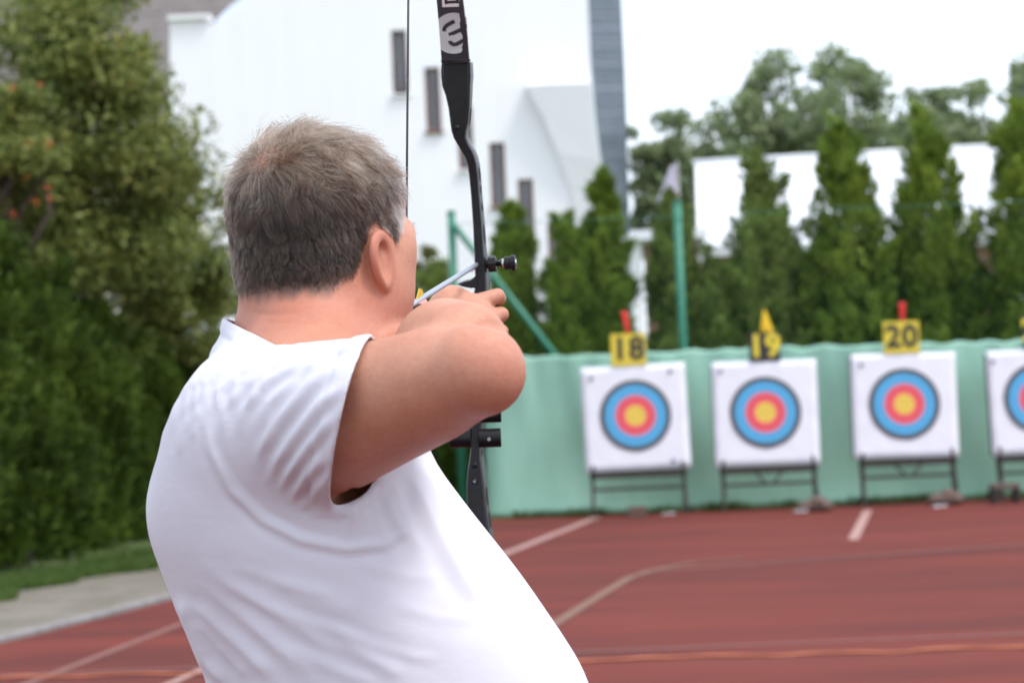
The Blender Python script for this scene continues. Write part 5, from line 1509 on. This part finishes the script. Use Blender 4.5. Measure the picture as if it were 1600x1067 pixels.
# arrow rest: a thin bent wire
r0 = bp(742, 420, .012)
MB().tube([r0, r0 - bow_l * .004 + bow_v * -.004, r0 - bow_l * .009 + bow_v * -.003, r0 - bow_l * .011 + bow_v * .003], .0007, 6).build('arrow_rest', m_steel, bow, True)
# limbs
def limb(name, y_start, sgn, xl0, xr0, tip, label=None):
    y0 = yrear(y_start); a = at(xl0, y_start, y0 - .004) - bo_; b_ = at(xr0, y_start, y0 - .004) - bo_
    c0 = (a + b_) / 2; hw = np.linalg.norm(b_ - a) / 2; tip = tip - bo_
    vs, fs = [], []; n_ = 26
    v_dir = (at((xl0 + xr0) / 2 - 6.5 * sgn, y_start - 100 * sgn, yrear(y_start - 100 * sgn) - .004) - bo_) - c0 if sgn > 0 else np.array([0, -.02, -.09])
    L = np.linalg.norm(tip - c0)
    t0 = v_dir / np.linalg.norm(v_dir) * L * .9
    t1 = (bow_v * sgn * 0.55 + bow_f * 0.12); t1 = t1 / np.linalg.norm(t1) * L * .8
    for i in range(n_ + 1):
        t = i / n_
        h00, h10, h01, h11 = 2 * t ** 3 - 3 * t * t + 1, t ** 3 - 2 * t * t + t, -2 * t ** 3 + 3 * t * t, t ** 3 - t * t
        c = c0 * h00 + t0 * h10 + tip * h01 + t1 * h11
        w_ = hw * (1 - .62 * t ** 1.3); th = .0075 * (1 - .5 * t)
        for (s, f) in ((-1, 0), (1, 0), (1, 1), (-1, 1)): vs.append(tuple(c + bow_l * w_ * s + bow_f * th * f))
    for i in range(n_):
        for k in range(4):
            k2 = (k + 1) % 4; fs.append((4 * i + k, 4 * i + 4 + k, 4 * i + 4 + k2, 4 * i + k2))
    fs += [(0, 1, 2, 3), tuple(4 * n_ + k for k in (3, 2, 1, 0))]
    o = mesh_obj(name, vs, fs, m_limb, bow)
    bmx = bmesh.new(); bmx.from_mesh(o.data); bmesh.ops.recalc_face_normals(bmx, faces=bmx.faces); bmx.to_mesh(o.data); bmx.free()
    return o
TIP_U = at(642.3, -515, 3.12)
mid_z = GRIP[2]
TIP_L = np.array([TIP_U[0], TIP_U[1], 0]) + np.array([-.012, -.01, 2 * mid_z - TIP_U[2] - .04])
ul = limb('limb', 99, 1, 689.8, 733.6, TIP_U); limb('limb', 868, -1, 731, 771, TIP_L)
MB().tube([bp(689, 96, -.004), bp(735, 94.5, -.004)], .0014, 6).build('limb_edge', m_blackm, ul, True)
# printed emblem and letter box on the upper limb (flat print, a hair above the face)
_lv = np.array([v.co[:] for v in ul.data.vertices]).reshape(-1, 4, 3)[:, :2].mean(1) + bo_
_lpy = np.array([533.5 - LENS_PX * ((p - _c) @ _u) / ((p - _c) @ _w) for p in _lv])
def lp(px_, py_, e=.0006): return at(px_, py_, float(np.interp(-py_, -_lpy, _lv[:, 1])) - e) - bo_
lxl = lambda y: np.interp(y, [0, 96], [682.3, 690.0]) ; lxr = lambda y: np.interp(y, [0, 96], [727.4, 733.6])
ring = []
for k in range(72):
    a = 2 * math.pi * k / 72; y = 52.5 + 32 * math.sin(a); x = 708.5 + 32 * math.cos(a)
    ring.append(lp(min(max(x, lxl(y) + .25), lxr(y) - .25), y, .0008))
emb = mesh_obj('limb_emblem', [tuple(p) for p in ring], [tuple(range(72))], m_grey, ul)
def stroke(name, pts, w_, mat, e, parent):
    P2 = [np.array(p, float) for p in pts]; vs = []; fs = []
    for i, p in enumerate(P2):
        t = P2[min(i + 1, len(P2) - 1)] - P2[max(i - 1, 0)]; t /= np.linalg.norm(t); q = np.array([-t[1], t[0]])
        for s in (1, -1):
            z = p + q * w_ / 2 * s; z[0] = min(max(z[0], lxl(z[1]) + .3), lxr(z[1]) - .3); vs.append(tuple(lp(z[0], z[1], e)))
    fs = [(2 * i, 2 * i + 1, 2 * i + 3, 2 * i + 2) for i in range(len(P2) - 1)]
    return mesh_obj(name, vs, fs, mat, parent)
stroke('emblem_stroke', [(710.2, 33.6), (706, 35.7), (700, 39), (696, 42.2), (694, 46), (694, 49.5), (695.5, 53), (700, 60.5), (703, 65.5), (705.5, 68.6), (709, 70.2), (713, 69.6), (720, 66), (733, 59.5)], 6.2, m_pr, .0012, emb)
stroke('emblem_stroke', [(699, 56.4), (710, 51.6), (720, 47), (733, 41)], 6.0, m_pr, .0013, emb)
bx_ = mesh_obj('letter_box', [tuple(lp(x, y, .0008)) for x, y in ((689.5, -22), (720, -23), (722, 10.8), (691, 11.8))], [(0, 1, 2, 3)], m_wht, ul)
stroke('letter_stroke', [(695.3, -9), (697.3, 7.2)], 4.2, m_pr, .0012, bx_); stroke('letter_stroke', [(713.8, -10), (715.6, 6.2)], 4.2, m_pr, .0012, bx_); stroke('letter_stroke', [(698, 4.2), (714, 3.3)], 4.4, m_pr, .0013, bx_)
# string at full draw, twisted and served at the nock
m_str = simple_mat('bow_string', (0.03, 0.03, 0.032), (0.06, 0.06, 0.062), 400, 0.6)
MB().tube([TIP_U - bo_, NOCK - bo_], .0014, 6).build('bow_string', m_str, bow, True)
MB().tube([NOCK - bo_, TIP_L - bo_], .0014, 6).build('bow_string', m_str, bow, True)
# weights: short black cylinders either side of the riser, and the long rod pointing down range
for (xa_, xb_, y, dy) in [(702.5, 735, 685, .008), (748, 783, 684.5, .008), (751, 783, 646, .012)]:
    a, b_ = at(xa_, y + (xb_ - xa_) * .0, yrear(y) + dy) - bo_, at(xb_, y - 1.2, yrear(y) + dy) - bo_
    d = (b_ - a) / np.linalg.norm(b_ - a); R_ = .0134
    w_ = MB().tube([a, a + d * .0008, b_ - d * .0008, b_], [R_ * .94, R_, R_, R_ * .94], 28).build('stabiliser_weight', m_blackm, bow, True)
    try: w_.data.set_sharp_from_angle(angle=math.radians(30))
    except Exception: pass
    if y > 684 and xa_ > 740:
        c = (a + b_) / 2 - bow_f * R_ * .985
        MB().tube([c, c - bow_f * .0006], [.0028, .0026], 12).build('grub_screw', m_steel, w_)
a = at(745, 650, 3.42) - bo_
MB().tube([a, a + bow_f * .04, a + bow_f * .40], [.011, .008, .008], 14).build('stabiliser_rod', m_blackm, bow, True)
MB().tube([a + bow_f * .40, a + bow_f * .44], [.014, .014], 16).build('rod_weight', m_blackm, bow)

# --- the arrow on the string
arrow = empty('arrow', NOCK); tag(arrow, 'grey arrow with yellow and pink vanes lying across the bow', 'arrow')
m_shaft = simple_mat('arrow_shaft', (0.36, 0.40, 0.46), (0.32, 0.36, 0.42), 30, 0.35, 0, 0.5)
A3 = AIM
sp = lambda t: A3 * t
MB().tube([sp(.012), sp(.02), sp(.80)], [.0030, .0036, .0036], 14).build('shaft', m_shaft, arrow, True)
MB().tube([sp(.80), sp(.825), sp(.85)], [.0037, .0034, .0004], 12).build('point', m_steel, arrow, True)
m_nk = simple_mat('nock_plastic', (0.75, 0.35, 0.03), (0.70, 0.32, 0.03), 30, 0.4)
MB().tube([sp(-.004), sp(.006), sp(.014)], [.0022, .0034, .0034], 10).build('nock', m_nk, arrow, True)
m_vy = simple_mat('yellow_vane', (0.85, 0.62, 0.03), (0.80, 0.56, 0.03), 30, 0.4)
m_vp = simple_mat('pink_vane', (0.80, 0.22, 0.17), (0.75, 0.20, 0.16), 30, 0.4)
for k, (dl, dv, mt) in enumerate([(.25, 1.0, m_vy), (.85, -.55, m_vp), (-.9, -.35, m_vp)]):
    dr = bow_l * dl + bow_v * dv; dr /= np.linalg.norm(dr); th = np.cross(dr, A3) * .0005
    prof = [(.085, .0034), (.092, .0155), (.118, .0130), (.150, .0034)]
    v_ = [sp(t) + dr * h for t, h in prof]; vs = [tuple(p + th) for p in v_] + [tuple(p - th) for p in v_]
    mesh_obj('vane', vs, [(0, 1, 2, 3), (7, 6, 5, 4), (0, 4, 5, 1), (1, 5, 6, 2), (2, 6, 7, 3), (3, 7, 4, 0)], mt, arrow)
# --- leather finger tab between hand and string, and the guard on the bow arm
m_lea = simple_mat('black_leather', (0.02, 0.02, 0.022), (0.035, 0.033, 0.032), 60, 0.6, 0.2, dist=.002)
tabp = at(655, 491, 2.72)
tab = empty('finger_tab', tabp); tag(tab, "small black finger tab with a metal clip beside the man's jaw", 'finger tab')
vs = []; out_ = [(-.020, -.012), (-.010, .006), (.002, .012), (.010, .008), (.016, -.004), (.010, -.018), (-.012, -.022)]
for e in (0, .004):
    vs += [tuple(np.array([x, e, z])) for x, z in out_]
n_ = len(out_)
mesh_obj('leather', vs, [tuple(range(n_)), tuple(n_ + k for k in reversed(range(n_)))] + [(k, n_ + k, n_ + (k + 1) % n_, (k + 1) % n_) for k in range(n_)], m_lea, tab)
MB().tube([(-.012, -.003, -.002), (.002, -.004, .003), (.018, -.003, .007), (.030, .0, .010)], .0013, 8).build('clip', m_steel, tab, True)
